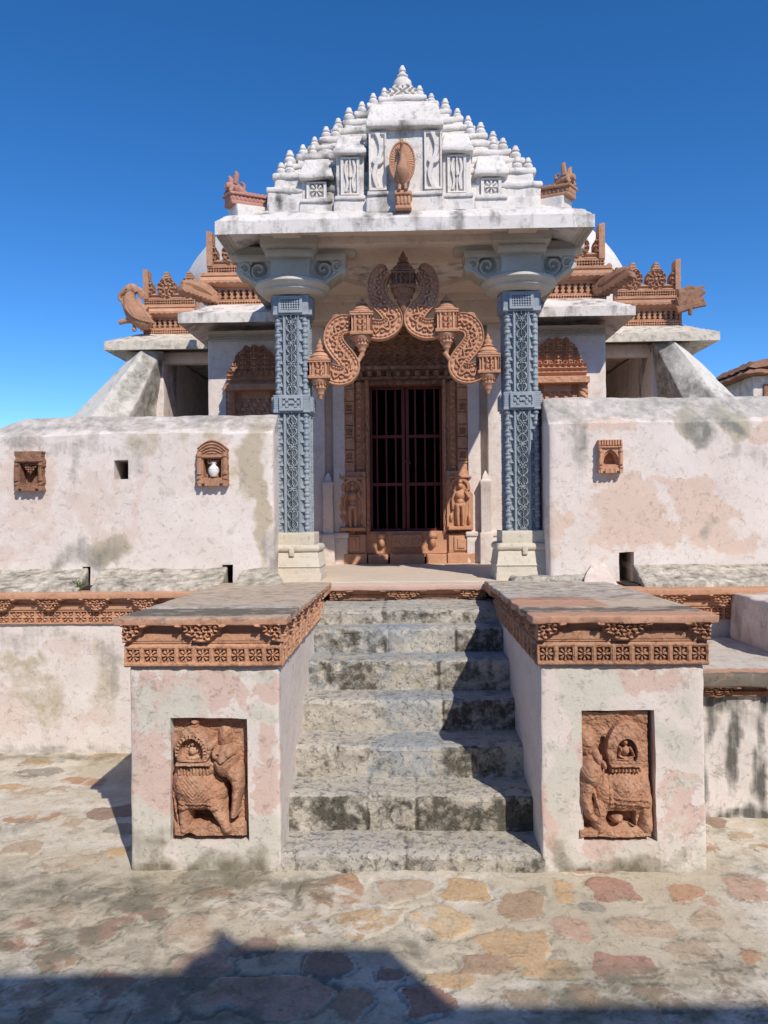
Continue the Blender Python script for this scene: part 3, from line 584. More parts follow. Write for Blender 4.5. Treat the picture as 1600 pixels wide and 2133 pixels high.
def wallthing(side):
    Y0 = 5.30
    if side == 0:
        x0, x1 = -6.5, X_(570, 5.3, 1000); zf, ztp = Z_(300, 905, 5.3), Z_(300, 868, 5.52)
        t = thing('parapet_wall', 'weathered limewashed parapet wall with two sandstone niches and a square hole, left of the steps', 'wall', (-2.5, 5.3, zt))
        hx = (X_(238, 5.3, 980), X_(267, 5.3, 980)); hz = (Z_(250, 998, 5.3), Z_(250, 960, 5.3))
    else:
        x0, x1 = X_(1143, 5.3, 1000), 6.5; zf, ztp = Z_(1400, 880, 5.3), Z_(1300, 828, 5.52)
        t = thing('parapet_wall', 'peach stained parapet wall with one small arched sandstone niche, right of the steps', 'wall', (2.5, 5.3, zt))
        hx = (X_(1291, 5.3, 1170), X_(1321, 5.3, 1170)); hz = (1.0, Z_(1306, 1150, 5.3))
    NN = [(35, 98, 941, 1023, 'worn', M_terra_d), (412, 479, 917, 1013, 'gable', M_terra)] if side == 0 else [(1242, 1295, 917, 986, 'arch', M_terra_o)]
    rec = []
    drains = [(at(a, 1200, Y0)[0], at(b, 1200, Y0)[0], 1.0, at(b, c, Y0)[2]) for a, b, c in (((172, 188, 1180), (464, 486, 1176)) if side == 0 else ())]
    for a, b, c, d, kind, mt in NN:
        p0 = at(a, d, 5.3); p1 = at(b, c, 5.3); rec.append((p0[0] + .03, p1[0] - .03, p0[2] + .03, p1[2] - .06))
    xk = X_(40, 5.4, 880)
    def fn(P):
        P = P.copy(); z = P[:, 2]; k = ss(zf - .02, zf + .02, z) * np.clip((z - zf) / (ztp - zf), 0, 1)
        y = P[:, 1]; P[:, 1] = np.where(z > zf, 5.85 - (5.85 - y) * (1 - .40 * k), y)
        ins = (P[:, 0] > hx[0]) & (P[:, 0] < hx[1]) & (z > hz[0]) & (z < hz[1]) & (y < Y0 + .02); P[:, 1] += ins * .30
        for a, b, c, d in rec: P[:, 1] += ((P[:, 0] > a) & (P[:, 0] < b) & (z > c) & (z < d) & (y < Y0 + .02)) * .10
        for a, b, c, d in drains: P[:, 1] += ((P[:, 0] > a) & (P[:, 0] < b) & (z > c) & (z < d) & (y < Y0 + .02)) * .3
        up = np.clip((z - 1.6) / .6, 0, 1)
        if side == 0: P[:, 2] -= up * (.30 * np.clip((xk - P[:, 0]), 0, .6))
        else: P[:, 0] -= (P[:, 0] < x0 + .03) * .0
        P[:, 2] += up * (.02 * (vn(P, 2.5, 3) - .5) + .02 * (fbm(P, 9, 3, 1) - .5)); return P
    m = MB(); e = .001
    if side == 0: xs = (-3.4, x1)
    else: xs = (x0, 3.4)
    blk(m, xs[0], xs[1], Y0, 5.85, zt - .03, ztp, res=.02, r=.03, wob=.005, fn=fn, cx=[hx[0] - e, hx[0] + e, hx[1] - e, hx[1] + e] + [q_ for a, b, c, d in drains for q_ in (a - e, a + e, b - e, b + e)], cz=[hz[0] - e, hz[0] + e, hz[1] - e, hz[1] + e, zf] + [q_ for a, b, c, d in drains for q_ in (d - e, d + e)], ws=5)
    if side == 0:
        L = [(185, 1150, 85, 34, 0, .5), (130, 1165, 34, 28, 0, .52), (225, 1145, 50, 36, 1, .8), (520, 960, 44, 80, 1, .9), (545, 1050, 18, 120, 1, .8), (450, 1000, 60, 20, 1, .3), (150, 935, 180, 26, 0, .30), (40, 920, 60, 24, 0, .42), (150, 960, 14, 60, 0, .36), (380, 930, 60, 28, 1, .3),
             (60, 1020, 70, 130, 2, .42), (190, 1040, 80, 80, 2, .36), (30, 1150, 50, 30, 2, .4), (250, 1110, 60, 30, 2, .4), (290, 930, 50, 30, 1, .4), (495, 1000, 12, 30, 0, .3), (350, 1040, 20, 14, 0, .22), (480, 1100, 16, 14, 0, .3), (565, 1150, 20, 60, 0, .5), (290, 1060, 14, 140, 2, .35), (260, 960, 26, 40, 0, .28), (445, 905, 50, 14, 1, .4)]
    else:
        L = [(1270, 880, 60, 28, 2, .8), (1215, 910, 20, 80, 0, .5), (1300, 1050, 90, 60, 2, .7), (1370, 1100, 60, 40, 2, .5), (1470, 1080, 60, 80, 2, .6), (1440, 1020, 40, 30, 2, .65), (1480, 1110, 16, 24, 0, .28), (1320, 1110, 90, 50, 2, .55), (1530, 1130, 60, 30, 2, .45), (1165, 1100, 30, 60, 2, .4), (1400, 1000, 40, 14, 2, .5),
             (1460, 890, 40, 30, 0, .62), (1440, 880, 34, 34, 1, .8), (1530, 895, 30, 16, 0, .55), (1530, 890, 34, 34, 1, .8), (1590, 895, 30, 20, 2, .8), (1530, 940, 20, 20, 0, .36), (1580, 950, 30, 40, 0, .3), (1300, 960, 18, 60, 0, .26), (1190, 900, 20, 60, 0, .26), (1210, 960, 14, 120, 0, .28), (1200, 850, 60, 12, 0, .3)]
    fs = spots(5.3, L)
    def pp(P):
        o = fs(P); cop = ss(zf - .01, zf + .05, P[:, 2] + .07 * (fbm(P, 7, 3, 4) - .5))
        o[:, 0] = np.maximum(o[:, 0], cop * (.36 + .3 * (fbm(P, 4, 3, 7) - .4))); o[:, 2] *= 1 - cop; o[:, 1] += .2 * cop
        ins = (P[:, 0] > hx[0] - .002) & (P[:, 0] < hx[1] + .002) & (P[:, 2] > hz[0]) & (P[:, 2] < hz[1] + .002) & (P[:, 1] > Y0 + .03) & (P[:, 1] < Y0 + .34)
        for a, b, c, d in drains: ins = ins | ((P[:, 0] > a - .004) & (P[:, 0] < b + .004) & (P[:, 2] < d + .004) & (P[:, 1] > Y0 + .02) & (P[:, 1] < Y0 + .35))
        o[ins] = (1.0, 0, 0)  # insides of hole and drains painted dark in place of their shade
        return o
    out(m, 'wall', M_wall if side == 0 else M_right, t, paint=pp)
    m = MB(); blk(m, *((-6.5, -3.39) if side == 0 else (3.39, 6.5)), 5.33, 5.8, zt - .03, ztp - (.3 if side == 0 else .02), res=.2, r=.03); out(m, 'wall_end', M_lime, t)
    # niches
    for a, b, c, d, kind, mt in NN:
        p0 = at(a, d, 5.3); p1 = at(b, c, 5.3); ww, hh = p1[0] - p0[0], p1[2] - p0[2]
        m = MB(); hf(m, niche_fn(ww, hh, kind, a), ww, hh, 90, 130, (p0[0], 5.285, p0[2]), back=.06); out(m, 'niche', mt, t, ang=50)
    # sloping footing stones with drain slots between them
    m = MB()
    seg = [(-400, 163), (186, 455), (484, 562)] if side == 0 else [(1214, 1290), (1332, 1900)]
    for i, (a, b) in enumerate(seg):
        m = MB(); Yf = 4.93 if side == 0 else 4.97
        xa0, xb0 = X_(a, Yf, 1225), X_(b, Yf, 1225); xa1, xb1 = X_(a + (22 if a > 0 else 0), Y0, 1175), X_(b + (16 if side == 0 else -30 if i == 0 else 0), Y0, 1175)
        if side and i == 1: xa0, xa1 = X_(1342, Yf, 1220), X_(1322, Y0, 1170)
        if side == 0 and i == 2: xb0, xb1 = X_(600, Yf, 1225), X_(566, Y0, 1175)
        zb = Z_((a + b) / 2 if a > 0 else 100, 1181 if side == 0 else 1170, Y0)
        C = [[[(xa0, Yf, zt - .01), (xa0, Yf + .01, zt + .018)], [(xa1, Y0 + .05, zt - .01), (xa1, Y0 + .05, zb)]], [[(xb0, Yf, zt - .01), (xb0, Yf + .01, zt + .018)], [(xb1, Y0 + .05, zt - .01), (xb1, Y0 + .05, zb)]]]
        blk(m, 0, max(.1, xb0 - xa0), 0, .4, 0, .1, res=.02, r=.012, corners=C, wob=.009, ws=7, seed=i)
        pk = (side == 1 and i == 0)
        out(m, 'footing_stone', M_wall if pk else M_lime, t, paint=(lambda P: np.column_stack([.0 * P[:, 0], .1 + .0 * P[:, 0], .3 + .0 * P[:, 0]])) if pk else (lambda P: np.column_stack([.18 * fbm(P, 6, 3) + .08, .25 * (P[:, 0] > -1.35) * (P[:, 0] < 0) + .1 * vn(P, 4), 0 * P[:, 0]])))
    return t, Y0
tl, _ = wallthing(0); tr, _ = wallthing(1)
m = MB()
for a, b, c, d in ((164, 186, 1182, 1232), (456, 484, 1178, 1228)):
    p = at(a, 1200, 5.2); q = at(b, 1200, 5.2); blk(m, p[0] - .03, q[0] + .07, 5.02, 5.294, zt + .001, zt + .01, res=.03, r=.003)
out(m, 'drain_slot_dark', M_dark, tl)  # thin near-black plates put in as the dark of the slots
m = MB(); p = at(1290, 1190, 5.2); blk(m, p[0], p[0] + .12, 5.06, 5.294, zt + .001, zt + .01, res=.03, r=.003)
out(m, 'drain_slot_dark', M_dark, tr)  # same near-black plate for the slot on the right
m = MB()
blk(m, .70, 1.26, 5.15, 5.34, zt - .005, zt + .055, res=.02, r=.03, wob=.014, ws=14); out(m, 'rubble_mortar', M_step, tr, paint=lambda P: np.column_stack([.35 * vn(P, 20), .1 + 0 * P[:, 0], 0 * P[:, 0]]))
# white vase in the gabled niche
p = at(446, 993, 5.27); m = MB(); s = 23 * 5.27 / F / 2
lathe(m, [(.001, 0), (.55 * s, 0), (.62 * s, .1 * s), (.95 * s, .8 * s), (1.0 * s, 1.25 * s), (.78 * s, 1.75 * s), (.42 * s, 2.05 * s), (.36 * s, 2.3 * s), (.4 * s, 2.45 * s), (.5 * s, 2.65 * s), (.38 * s, 2.63 * s), (.3 * s, 2.2 * s), (.001, 2.0 * s)], (p[0], 5.262, p[2]), n=28)
lathe(m, [(1.0 * s, 1.30 * s), (1.06 * s, 1.36 * s), (.97 * s, 1.42 * s)], (p[0], 5.262, p[2]), n=28)
tag(out(m, 'vase', M_vase, org=(p[0], 5.262, p[2])), 'small white vase standing in the gabled sandstone niche', 'vase')
# weeds in the left drain slot
for i, (px, py) in enumerate(((168, 1196), (158, 1226), (166, 1233))):
    c = at(px, py, 5.1 - .06 * i); m = MB(); rr = np.random.RandomState(i)
    for k in range(26):
        a = rr.uniform(0, 6.28); l = rr.uniform(.03, .075); d = rr.uniform(.01, .04); z0 = zt + .004
        b = np.array([c[0] + rr.uniform(-.012, .012), c[1] + rr.uniform(-.012, .012), z0]); e = b + np.array([math.cos(a) * d, math.sin(a) * d, l])
        s = np.array([math.sin(a), -math.cos(a), 0]) * .0028; mid = (b + e) / 2 + np.array([0, 0, .012])
        m.add([b - s, b + s, mid + s * 1.3, mid - s * 1.3, e + s * .1, e - s * .1], [[0, 1, 2, 3], [3, 2, 4, 5]])
    tag(out(m, 'weed', M_leaf, org=(c[0], c[1], zt)), ['green weed at the back of the drain slot in the left footing', 'green weed at the mouth of the drain slot, left of its neighbour', 'lowest green weed hanging at the lip of the left drain slot'][i], 'weed', 'weeds in the drain slot')

# ================================================================ RIGHT LEDGE
t = thing('side_ledge', 'lower masonry ledge with dark streaked wall, right of the right pedestal', 'ledge', (3, 3.9, 0))
m = MB(); blk(m, 1.20, 6, 3.90, 4.96, -.03, .63, res=.02, r=.01, wob=.004)
fs = spots(3.9, [(1480, 1490, 14, 60, 0, .36), (1525, 1560, 14, 110, 0, .5), (1575, 1530, 12, 110, 0, .38), (1500, 1460, 60, 22, 0, .4), (1590, 1460, 40, 20, 0, .4), (1550, 1700, 120, 18, 0, .45), (1470, 1620, 12, 60, 0, .3), (1590, 1640, 20, 50, 0, .4), (1550, 1480, 20, 50, 0, .3)], .03)
out(m, 'wall', M_stain, t, paint=fs)
m = MB(); hf(m, lambda u, v: lotus(u, v, .06, .33, .0, .05), 4.8, .06, 500, 24, (1.2, 3.885, .61), back=.03); out(m, 'scroll_bracket_frieze', M_terra_d, t, ang=50)
m = MB(); blk(m, 1.24, 6, 3.82, 4.93, .67, .735, res=.03, r=.012, wob=.008, fn=lambda P: P + np.column_stack([0 * P[:, 0], .02 * (fbm(P, 12, 3) - .5) * (P[:, 1] < 3.86), 0 * P[:, 0]]))
out(m, 'edge_slab', M_slab, t, paint=lambda P: np.column_stack([.55 * (P[:, 1] < 3.86) + .1, .55 * (P[:, 1] > 3.95), .8 * (P[:, 1] < 3.95)]))
t = thing('low_wall', 'low spotted white wall running back across the side ledge at the right edge', 'wall', (2.2, 4.5, .735))
m = MB(); blk(m, 2.03, 2.6, 4.12, 4.915, .725, 1.02, res=.025, r=.02, wob=.006)
out(m, 'wall_block', M_wall, t, paint=lambda P: np.column_stack([.28 * ss(.55, .7, vn(P, 9, 3)) + .1 * vn(P, 14), .2 * vn(P, 5), .3 + 0 * P[:, 0]]))

# ================================================================ TEMPLE
T = thing('temple', 'small white temple with carved porch, blue columns, sandstone arch and stepped white roof', 'temple', (0, 7.3, zt))
YH = 7.30
# hall walls, with the doorway left open
def wpaint(P): return np.column_stack([.02 + .0 * P[:, 0], .05 * vn(P, 3), .12 + .1 * vn(P, 2.3, 6)])
for s in (-1, 1):
    m = MB(); a, b = sorted((s * .60, s * 1.89)); blk(m, a, b, YH, YH + .25, zt - .02, 3.30, res=.04, r=.008, wob=.003); out(m, 'wall', M_wall, T, paint=wpaint)
    m = MB(); a, b = sorted((s * 1.64, s * 1.88)); blk(m, a, b, YH + .25, 10.5, zt - .02, 3.30, res=.2, r=.008); out(m, 'side_wall', M_wall, T)
m = MB(); blk(m, -.60, .60, YH + .02, YH + .27, 2.86, 3.6, res=.04, r=.004); out(m, 'wall', M_shade, T)
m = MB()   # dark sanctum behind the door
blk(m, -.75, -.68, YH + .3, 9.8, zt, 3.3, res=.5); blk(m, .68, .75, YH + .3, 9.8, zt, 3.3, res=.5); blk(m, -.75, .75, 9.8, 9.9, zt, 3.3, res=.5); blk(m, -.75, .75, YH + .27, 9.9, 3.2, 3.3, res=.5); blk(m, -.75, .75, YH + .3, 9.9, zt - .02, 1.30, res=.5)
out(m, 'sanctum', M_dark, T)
# pilasters beside the door
for s in (-1, 1):
    for x, wd, pr, top in ((.635, .055, .07, 3.3), (.835, .07, .12, 3.3)):
        m = MB(); x *= s; blk(m, x - wd, x + wd, YH - pr, YH + .01, zt, top, res=.05, r=.006, wob=.002)
        blk(m, x - wd - .02, x + wd + .02, YH - pr - .03, YH + .01, zt, zt + .26, res=.04, r=.008, wob=.002); blk(m, x - wd - .032, x + wd + .032, YH - pr - .042, YH + .01, zt + .26, zt + .31, res=.04, r=.014)
        out(m, 'pilaster', M_wall, T, paint=wpaint)
    x = s * .735; m = MB(); sq(m, [(.045, zt), (.045, zt + .75), (.05, zt + .76), (.05, zt + .78), (.03, zt + .8), (.028, zt + .82), (.012, zt + .86), (.001, zt + .88)], (x, YH - .12, 0)); blk(m, x - .06, x + .06, YH - .19, YH, zt, zt + .3, r=.008); out(m, 'pinnacled_post', M_wall, T, paint=wpaint)
# ---- doorway
D = out(blk(MB(), -.62, .62, YH - .02, YH + .2, 2.78, 2.87, res=.03, r=.008, wob=.003), 'doorway', M_terra_d, T, paint=lambda P: np.column_stack([.35 + .2 * vn(P, 7), .35 * vn(P, 9, 4), 0 * P[:, 0]]))
def jamb(u, v, w=.24, h=1.72):
    H = .0 + .004 * n2(u, v, 40, 2); t = (v % .115) / .115
    H = np.where((u < .1 * w * 10 * .13), .03, H)
    band = (u > .14) & (u < .235)
    H = H + np.where(band, .045 + .010 * (t > .86) - .012 * (t < .08) + rosette(u - .187, (v % .23) - .06, .028, 6, -.014) * ((v % .23) < .12), 0)
    H = H + np.where((u > .07) & (u < .125), .016 + .007 * np.sign(np.sin(v * 110)) * (abs(u - .098) < .018), 0)
    H = H + np.where((u < .05), .01 + .006 * np.sin(v * 60 + 8 * np.sin(u * 90)) , 0)
    return H
def figure(u, v):      # standing carved attendant, .25 x .52
    x = u - .125; H = .02 + .006 * n2(u, v, 30, 5)
    H = np.maximum.reduce([H, .03 * (abs(abs(x) - .105) < .018), E(x, v, 0, .415, .028, .036, .085), E(x, v, 0, .455, .03, .022, .07), E(x, v, 0, .33, .052, .06, .08), E(x, v, 0, .27, .04, .05, .075), E(x, v, 0, .235, .055, .035, .082),
        cap(x, v, [(-.022, .23), (-.026, .13), (-.02, .05)], [.03, .023, .018], .078), cap(x, v, [(.022, .23), (.028, .13), (.024, .05)], [.03, .023, .018], .074),
        cap(x, v, [(-.05, .36), (-.075, .29), (-.07, .2)], [.017, .015, .012], .07), cap(x, v, [(.05, .36), (.078, .31), (.06, .38)], [.017, .015, .012], .07), E(x, v, -.085, .12, .018, .05, .06), E(x, v, .085, .1, .018, .06, .06),
        box(x, v, -.12, .12, 0, .045, .085, .01), .045 * (abs(np.hypot(x, v - .40) - .085) < .014) * (v > .38), box(x, v, -.115, .115, .485, .52, .06, .01)])
    return H
for s in (-1, 1):
    m = MB(); w = .245
    if s < 0: hf(m, lambda u, v: jamb(w - u, v), w, 1.5, 80, 380, (-.595, YH + .0, 1.33), back=.1)
    else: hf(m, lambda u, v: jamb(u, v), w, 1.5, 80, 380, (.345, YH + .0, 1.33), back=.1)
    out(m, 'door_jamb', M_terra_o, D, ang=50, paint=lambda P: np.column_stack([.12 + .1 * vn(P, 5), 0 * P[:, 0], .1 * vn(P, 7)]))
    m = MB(); sx = -.635 if s < 0 else .375; hf(m, figure, .25, .56, 80, 160, (sx, YH - .04, 1.37), back=.05); out(m, 'carved_attendant', M_terra_o, D, ang=60)
    m = MB(); a, b = (-.60, -.38) if s < 0 else (.38, .64)
    blk(m, a, b, YH - .10, YH + .1, zt, 1.16, res=.03, r=.006, wob=.003); blk(m, a + .01, b - .01, YH - .07, YH + .1, 1.16, 1.34, res=.03, r=.006, wob=.003); blk(m, a + .06, b - .07, YH - .085, YH, 1.18, 1.32, res=.03, r=.006); blk(m, a + .09, b - .10, YH - .095, YH, 1.2, 1.3, res=.03, r=.01)
    out(m, 'jamb_base', M_terra_o, D)
def thr(u, v):
    x = u - .39; H = .004 * n2(u, v, 30, 4)
    H = H + np.where((abs(x) < .14) & (v > .06) & (v < .18), .035 + .006 * np.sin(u * 150) * np.sin(v * 130), 0) + np.maximum.reduce([E(x, v, -.24, .17, .05, .05, .07), E(x, v, .24, .17, .05, .05, .07), E(x, v, -.24, .11, .035, .06, .06), E(x, v, .24, .11, .035, .06, .06)])
    return H
m = MB(); hf(m, thr, .78, .19, 150, 50, (-.39, YH - .03, 1.155), back=.1); blk(m, -.39, .39, YH - .02, YH + .3, 1.12, 1.365, res=.04, r=.004)
blk(m, -.16, .16, YH - .16, YH, zt, 1.155, res=.03, r=.006, wob=.003); blk(m, -.37, -.18, YH - .09, YH, zt, 1.15, res=.03, r=.006, wob=.003); blk(m, .18, .37, YH - .11, YH, zt, 1.15, res=.03, r=.006, wob=.003)
out(m, 'threshold', M_terra_o, D, ang=50)
m = MB()
blk(m, -.39, .39, YH - .03, YH + .16, 2.755, 2.80, r=.006, res=.04, wob=.002)
def lint(u, v):
    H = .02 + .02 * np.sign(np.sin(u * 70)) * (abs(v - .05) < .025) + .012 * n2(u, v, 30, 4); return H + .03 * (v > .085)
hf(m, lint, 1.08, .12, 200, 30, (-.54, YH - .06, 2.80), back=.1)
out(m, 'door_lintel', M_terra_d, D, ang=50, paint=lambda P: np.column_stack([.1 + 0 * P[:, 0], .5 * vn(P, 7, 2), 0 * P[:, 0]]))
def tymp(u, v):
    w, h = 1.0, .46; x = u - w / 2
    top = h * np.sqrt(np.clip(1 - (x / (w * .5)) ** 2, 0, 1)) ** .8 + .02
    H = .02 + .015 * np.sin(x * 80 + 3 * np.sin(v * 40)) * np.sin(v * 75) + .02 * ((v % .1) > .08) + .01 * n2(u, v, 40, 3)
    return np.where(v > top, np.nan, H)
m = MB(); hf(m, tymp, 1.0, .5, 160, 90, (-.5, YH - .02, 2.92), back=.05); out(m, 'tympanum', M_terra_d, D, ang=50)
# iron grille: two leaves, rails and bars
GT = out(blk(MB(), -.352, -.325, YH + .08, YH + .115, 1.365, 2.755, res=.3, r=.003), 'grille_gate', M_iron, T)
for s in (-1, 1):
    m = MB(); y0, y1 = YH + .08, YH + .11
    a, b = (-.345, -.012) if s < 0 else (-.002, .340)
    if s > 0: blk(m, b - .018, b, y0, y1, 1.365, 2.755, res=.4, r=.003)
    st_ = (b - .03, b) if s < 0 else (a, a + .03)
    blk(m, st_[0], st_[1], y0 - .004, y1 + .004, 1.365, 2.755, res=.4, r=.003)
    for z in (1.375, 1.815, 2.275, 2.742): blk(m, a, b, y0 + .004, y1 - .004, z - .015, z + .015, res=.4, r=.003)
    out(m, 'gate_leaf', M_iron, GT)
    for k in range(3):
        x = a + (b - a) * ((k + .72) / 3.7 if s < 0 else (k + 1.0) / 3.7)
        m = MB(); lathe(m, [(.0001, 1.37), (.0085, 1.37), (.0085, 2.75), (.0001, 2.75)], (x, YH + .095, 0), n=8); out(m, 'bar', M_iron, GT)
m = MB(); lathe(m, [(.001, -.012), (.014, -.008), (.014, .008), (.001, .012)], (.03, YH + .065, 2.02), n=12); blk(m, -.03, .035, YH + .066, YH + .078, 2.03, 2.045, r=.003, res=.1); out(m, 'latch', M_iron, GT)
# ---- window niches on the hall wall
def wnd(u, v):
    w, h = .56, 1.25; x = u - w / 2; H = .03 + .003 * n2(u, v, 40, 7)
    ztop = h * (.80 + .20 * (1 - (np.clip(abs(x) / .24, 0, 1)) ** 3)) + .012 * np.cos(x * 75)
    pat = .022 * (((abs(x) % .05) < .034) & ((v % .045) > .012)) - .02 * (((abs(x) % .05 - .017) ** 2 + ((v % .045) - .026) ** 2) < .00012) + .014 * np.cos(x * 60) + .02 * n2(u, v, 35, 2)
    H = np.where(v > .80 * h, .055 + pat, H)
    H = np.where((v > .80 * h) & ((v % .055) < .01), .05, H)
    H = np.where((v > .70 * h) & (v < .80 * h), .10 - .035 * abs(np.sin((v - .70 * h) * 75)) + .006 * np.sign(np.sin(x * 120)) * (v > .76 * h), H)
    H = np.where((v > .655 * h) & (v <= .70 * h), .12 + .01 * n2(u, v, 40, 4), H)
    H = np.where((abs(x) > .26) & (v < .655 * h), np.nan, H)
    low = v < .655 * h
    H = np.where(low & (abs(x) > .195), .045 + .022 * np.sqrt(np.clip(1 - ((abs(x) - .228) / .03) ** 2, 0, 1)) + .005 * np.sign(np.sin((v + x * .6) * 120)), H)
    H = np.where(low & (abs(x) < .195), .02 + lattice(u, v, .03, .012) * (abs(x) > .13), H)
    inn_ = low & (abs(x) < .135) & (v < .60 * h)
    H = np.where(inn_, .0 + .02 * (np.sin(x * 70 + v * 30) * np.sin(v * 75) > .2), H)
    arch = inn_ & (v < (.34 + .16 * (1 - abs(x) / .12)) * h) & (abs(x) < .12)
    H = np.where(arch, -.002 + lattice(u, v, .05, .035), H)
    return np.where((v > ztop) | ((v > .70 * h) & (abs(x) > .265)), np.nan, H)
for s, zz in ((-1, 1.885), (1, 1.91)):
    m = MB(); hf(m, wnd, .56, 1.25, 190, 400, (s * 1.42 - .28, YH - .045, zz), back=.05); out(m, 'carved_window', M_terra if s < 0 else M_terra_o, T, ang=50)

# ---- drooping stone eaves
def eave(xa, xb, ya, zb, th, inx, iny, rise, ybk, mat, name, par, res=.04, rl=True, rr_=True, paint=None, up=.03):
    """outer edge xa..xb, front ya; slopes up by rise towards the inner rectangle"""
    m = MB(); ia = xa + (inx if rl else 0); ib = xb - (inx if rr_ else 0)
    nx, ny = int((xb - xa) / res), int((ybk - ya) / res); x = np.linspace(xa, xb, nx); y = np.linspace(ya, ybk, ny); X, Y = np.meshgrid(x, y, indexing='ij')
    d = np.clip(np.minimum(np.minimum((X - xa) / inx if rl else 9, (xb - X) / inx if rr_ else 9), (Y - ya) / iny), 0, 1)
    Zb = zb + rise * d; P = np.stack([X, Y, Zb], -1).reshape(-1, 3); Tt = np.stack([X, Y, Zb + th + (up * ss(0, .2, d) if up < .04 else up * d)], -1).reshape(-1, 3)
    P = P + .003 * vec3n(P, 8); Tt = Tt + .008 * vec3n(Tt, 7, 3) + .004 * vec3n(Tt, 22, 5)
    n = len(P); q = gq(nx, ny); e = np.concatenate([q[:, [0, 1]], q[:, [1, 2]], q[:, [2, 3]], q[:, [3, 0]]]); key = np.sort(e, 1); key = key[:, 0] * n + key[:, 1]
    _, ix, ct = np.unique(key, return_index=True, return_counts=True); be = e[ix[ct == 1]]
    m.add(np.concatenate([P, Tt]), np.concatenate([q[:, ::-1], q + n, np.stack([be[:, 0], be[:, 1], be[:, 1] + n, be[:, 0] + n], 1)]))
    return out(m, name, mat, par, ang=30, paint=paint)
def epaint(zt_):
    return lambda P: np.column_stack([.17 * ss(.52, .68, vn(P * np.array([1, 1, .5]), 13, 13)) + .16 * ss(.45, .65, fbm(P, 5, 3, 3)) + .1 * vn(P, 12), .08 * vn(P, 4), 0 * P[:, 0]])
PE = eave(-1.28, 1.272, 5.156, 3.437, .088, .30, .24, .125, 7.15, M_roof, 'porch_eave', T, res=.025, paint=epaint(3.5))
def strip(m, O, U, V, N, L, W, p): hf(m, lambda u, v: lattice(u, v, p, .02) * ((v > W * .1) & (v < W * .9)), L, W, int(L / p * 7), 12, O, U=U, V=V, N=N, back=.004)
m = MB()
sl = .125 / .30; nn = math.hypot(1, sl)
for s in (-1, 1):
    m = MB()
    # strip lying on the sloped soffit near the side edge
    if s > 0: strip(m, (1.269, 5.18, 3.433), (0, 1, 0), (-1 / nn, 0, sl / nn), (-sl / nn, 0, -1 / nn), 1.9, .075, .036)
    else: strip(m, (-1.277, 7.1, 3.433), (0, -1, 0), (1 / nn, 0, sl / nn), (sl / nn, 0, -1 / nn), 1.9, .075, .036)
    out(m, 'pierced_border', M_cap, PE, ang=50)
# hall eaves left and right of the porch
for s in (-1, 1):
    a, b = (-2.05, -.9) if s < 0 else (.9, 2.05)
    e = eave(a, b, 6.88, 3.275, .085, .26, .30, .10, 9.0, M_roof, 'hall_eave', T, rl=s < 0, rr_=s > 0, paint=epaint(3.4), up=.06)
    m = MB(); hf(m, lambda u, v: lattice(u, v, .045, .02) * (v > .008) * (v < .064), .95, .07, 240, 26, (-1.89 if s < 0 else .94, YH - .012, 3.195), back=.02); out(m, 'pierced_frieze', M_cap, T, ang=50)
    a, b = (-3.19, -1.7) if s < 0 else (1.7, 3.26)
    eave(a, b, 8.05, 3.295, .09, .30, .32, .06, 11.0, M_lime, 'wing_eave', T, rl=s < 0, rr_=s > 0, up=.10, paint=lambda P: np.column_stack([.05 + 0 * P[:, 0], 0 * P[:, 0], 0 * P[:, 0]]))
    # wing: outer wall, back wall, buttress
    m = MB(); xo = 2.64 * s; a, b = sorted((xo, s * 3.05)); blk(m, a, b, 8.3, 10.6, zt, 3.33, res=.08, r=.01, wob=.004); a, b = sorted((s * 1.6, s * 3.05)); blk(m, a, b, 10.6, 10.8, zt, 3.33, res=.3)
    out(m, 'wing_wall', M_wall, T, paint=lambda P: np.column_stack([.1 + .12 * vn(P, 3), 0 * P[:, 0], .1 + 0 * P[:, 0]]))
    m = MB(); a, b = sorted((s * 1.86, s * 2.64)); blk(m, a, b, 8.34, 8.46, 3.20, 3.32, res=.1, r=.01); out(m, 'wing_lintel', M_shade, T)
    def V3(x, y, z): return (s * x, y, z)
    m = MB(); z0 = 1.0
    C = [[[V3(3.28, 6.95, z0), V3(2.62, 8.2, 3.31)], [V3(2.66, 8.75, z0), V3(2.62, 8.75, 3.31)]], [[V3(4.66, 7.15, z0), V3(2.93, 8.22, 3.28)], [V3(4.66, 8.75, z0), V3(3.0, 8.75, 3.28)]]]
    if s < 0: C = [C[1], C[0]]
    def ridge(P, s=s):
        P = P.copy(); t_ = np.clip((3.31 - P[:, 2]) / 2.3, 0, 1); mid = 2.78 + t_ * 1.15
        P[:, 1] -= (.14 + .10 * t_) * np.clip(1 - np.abs(abs(P[:, 0]) - mid) / (.16 + .5 * t_), 0, 1) * (P[:, 1] < 8.5); return P
    blk(m, 0, 1, 0, 1, 0, 2.2, res=.045, r=.02, corners=C, fn=ridge, wob=.012, ws=4); out(m, 'buttress', M_butt, T, paint=lambda P: np.column_stack([.22 * ss(.45, .65, fbm(P, 2.6, 3, 4)) + .12 * (abs(P[:, 0]) < 2.75 + .45 * np.clip(3.3 - P[:, 2], 0, 2)), 0 * P[:, 0], 0 * P[:, 0]]))

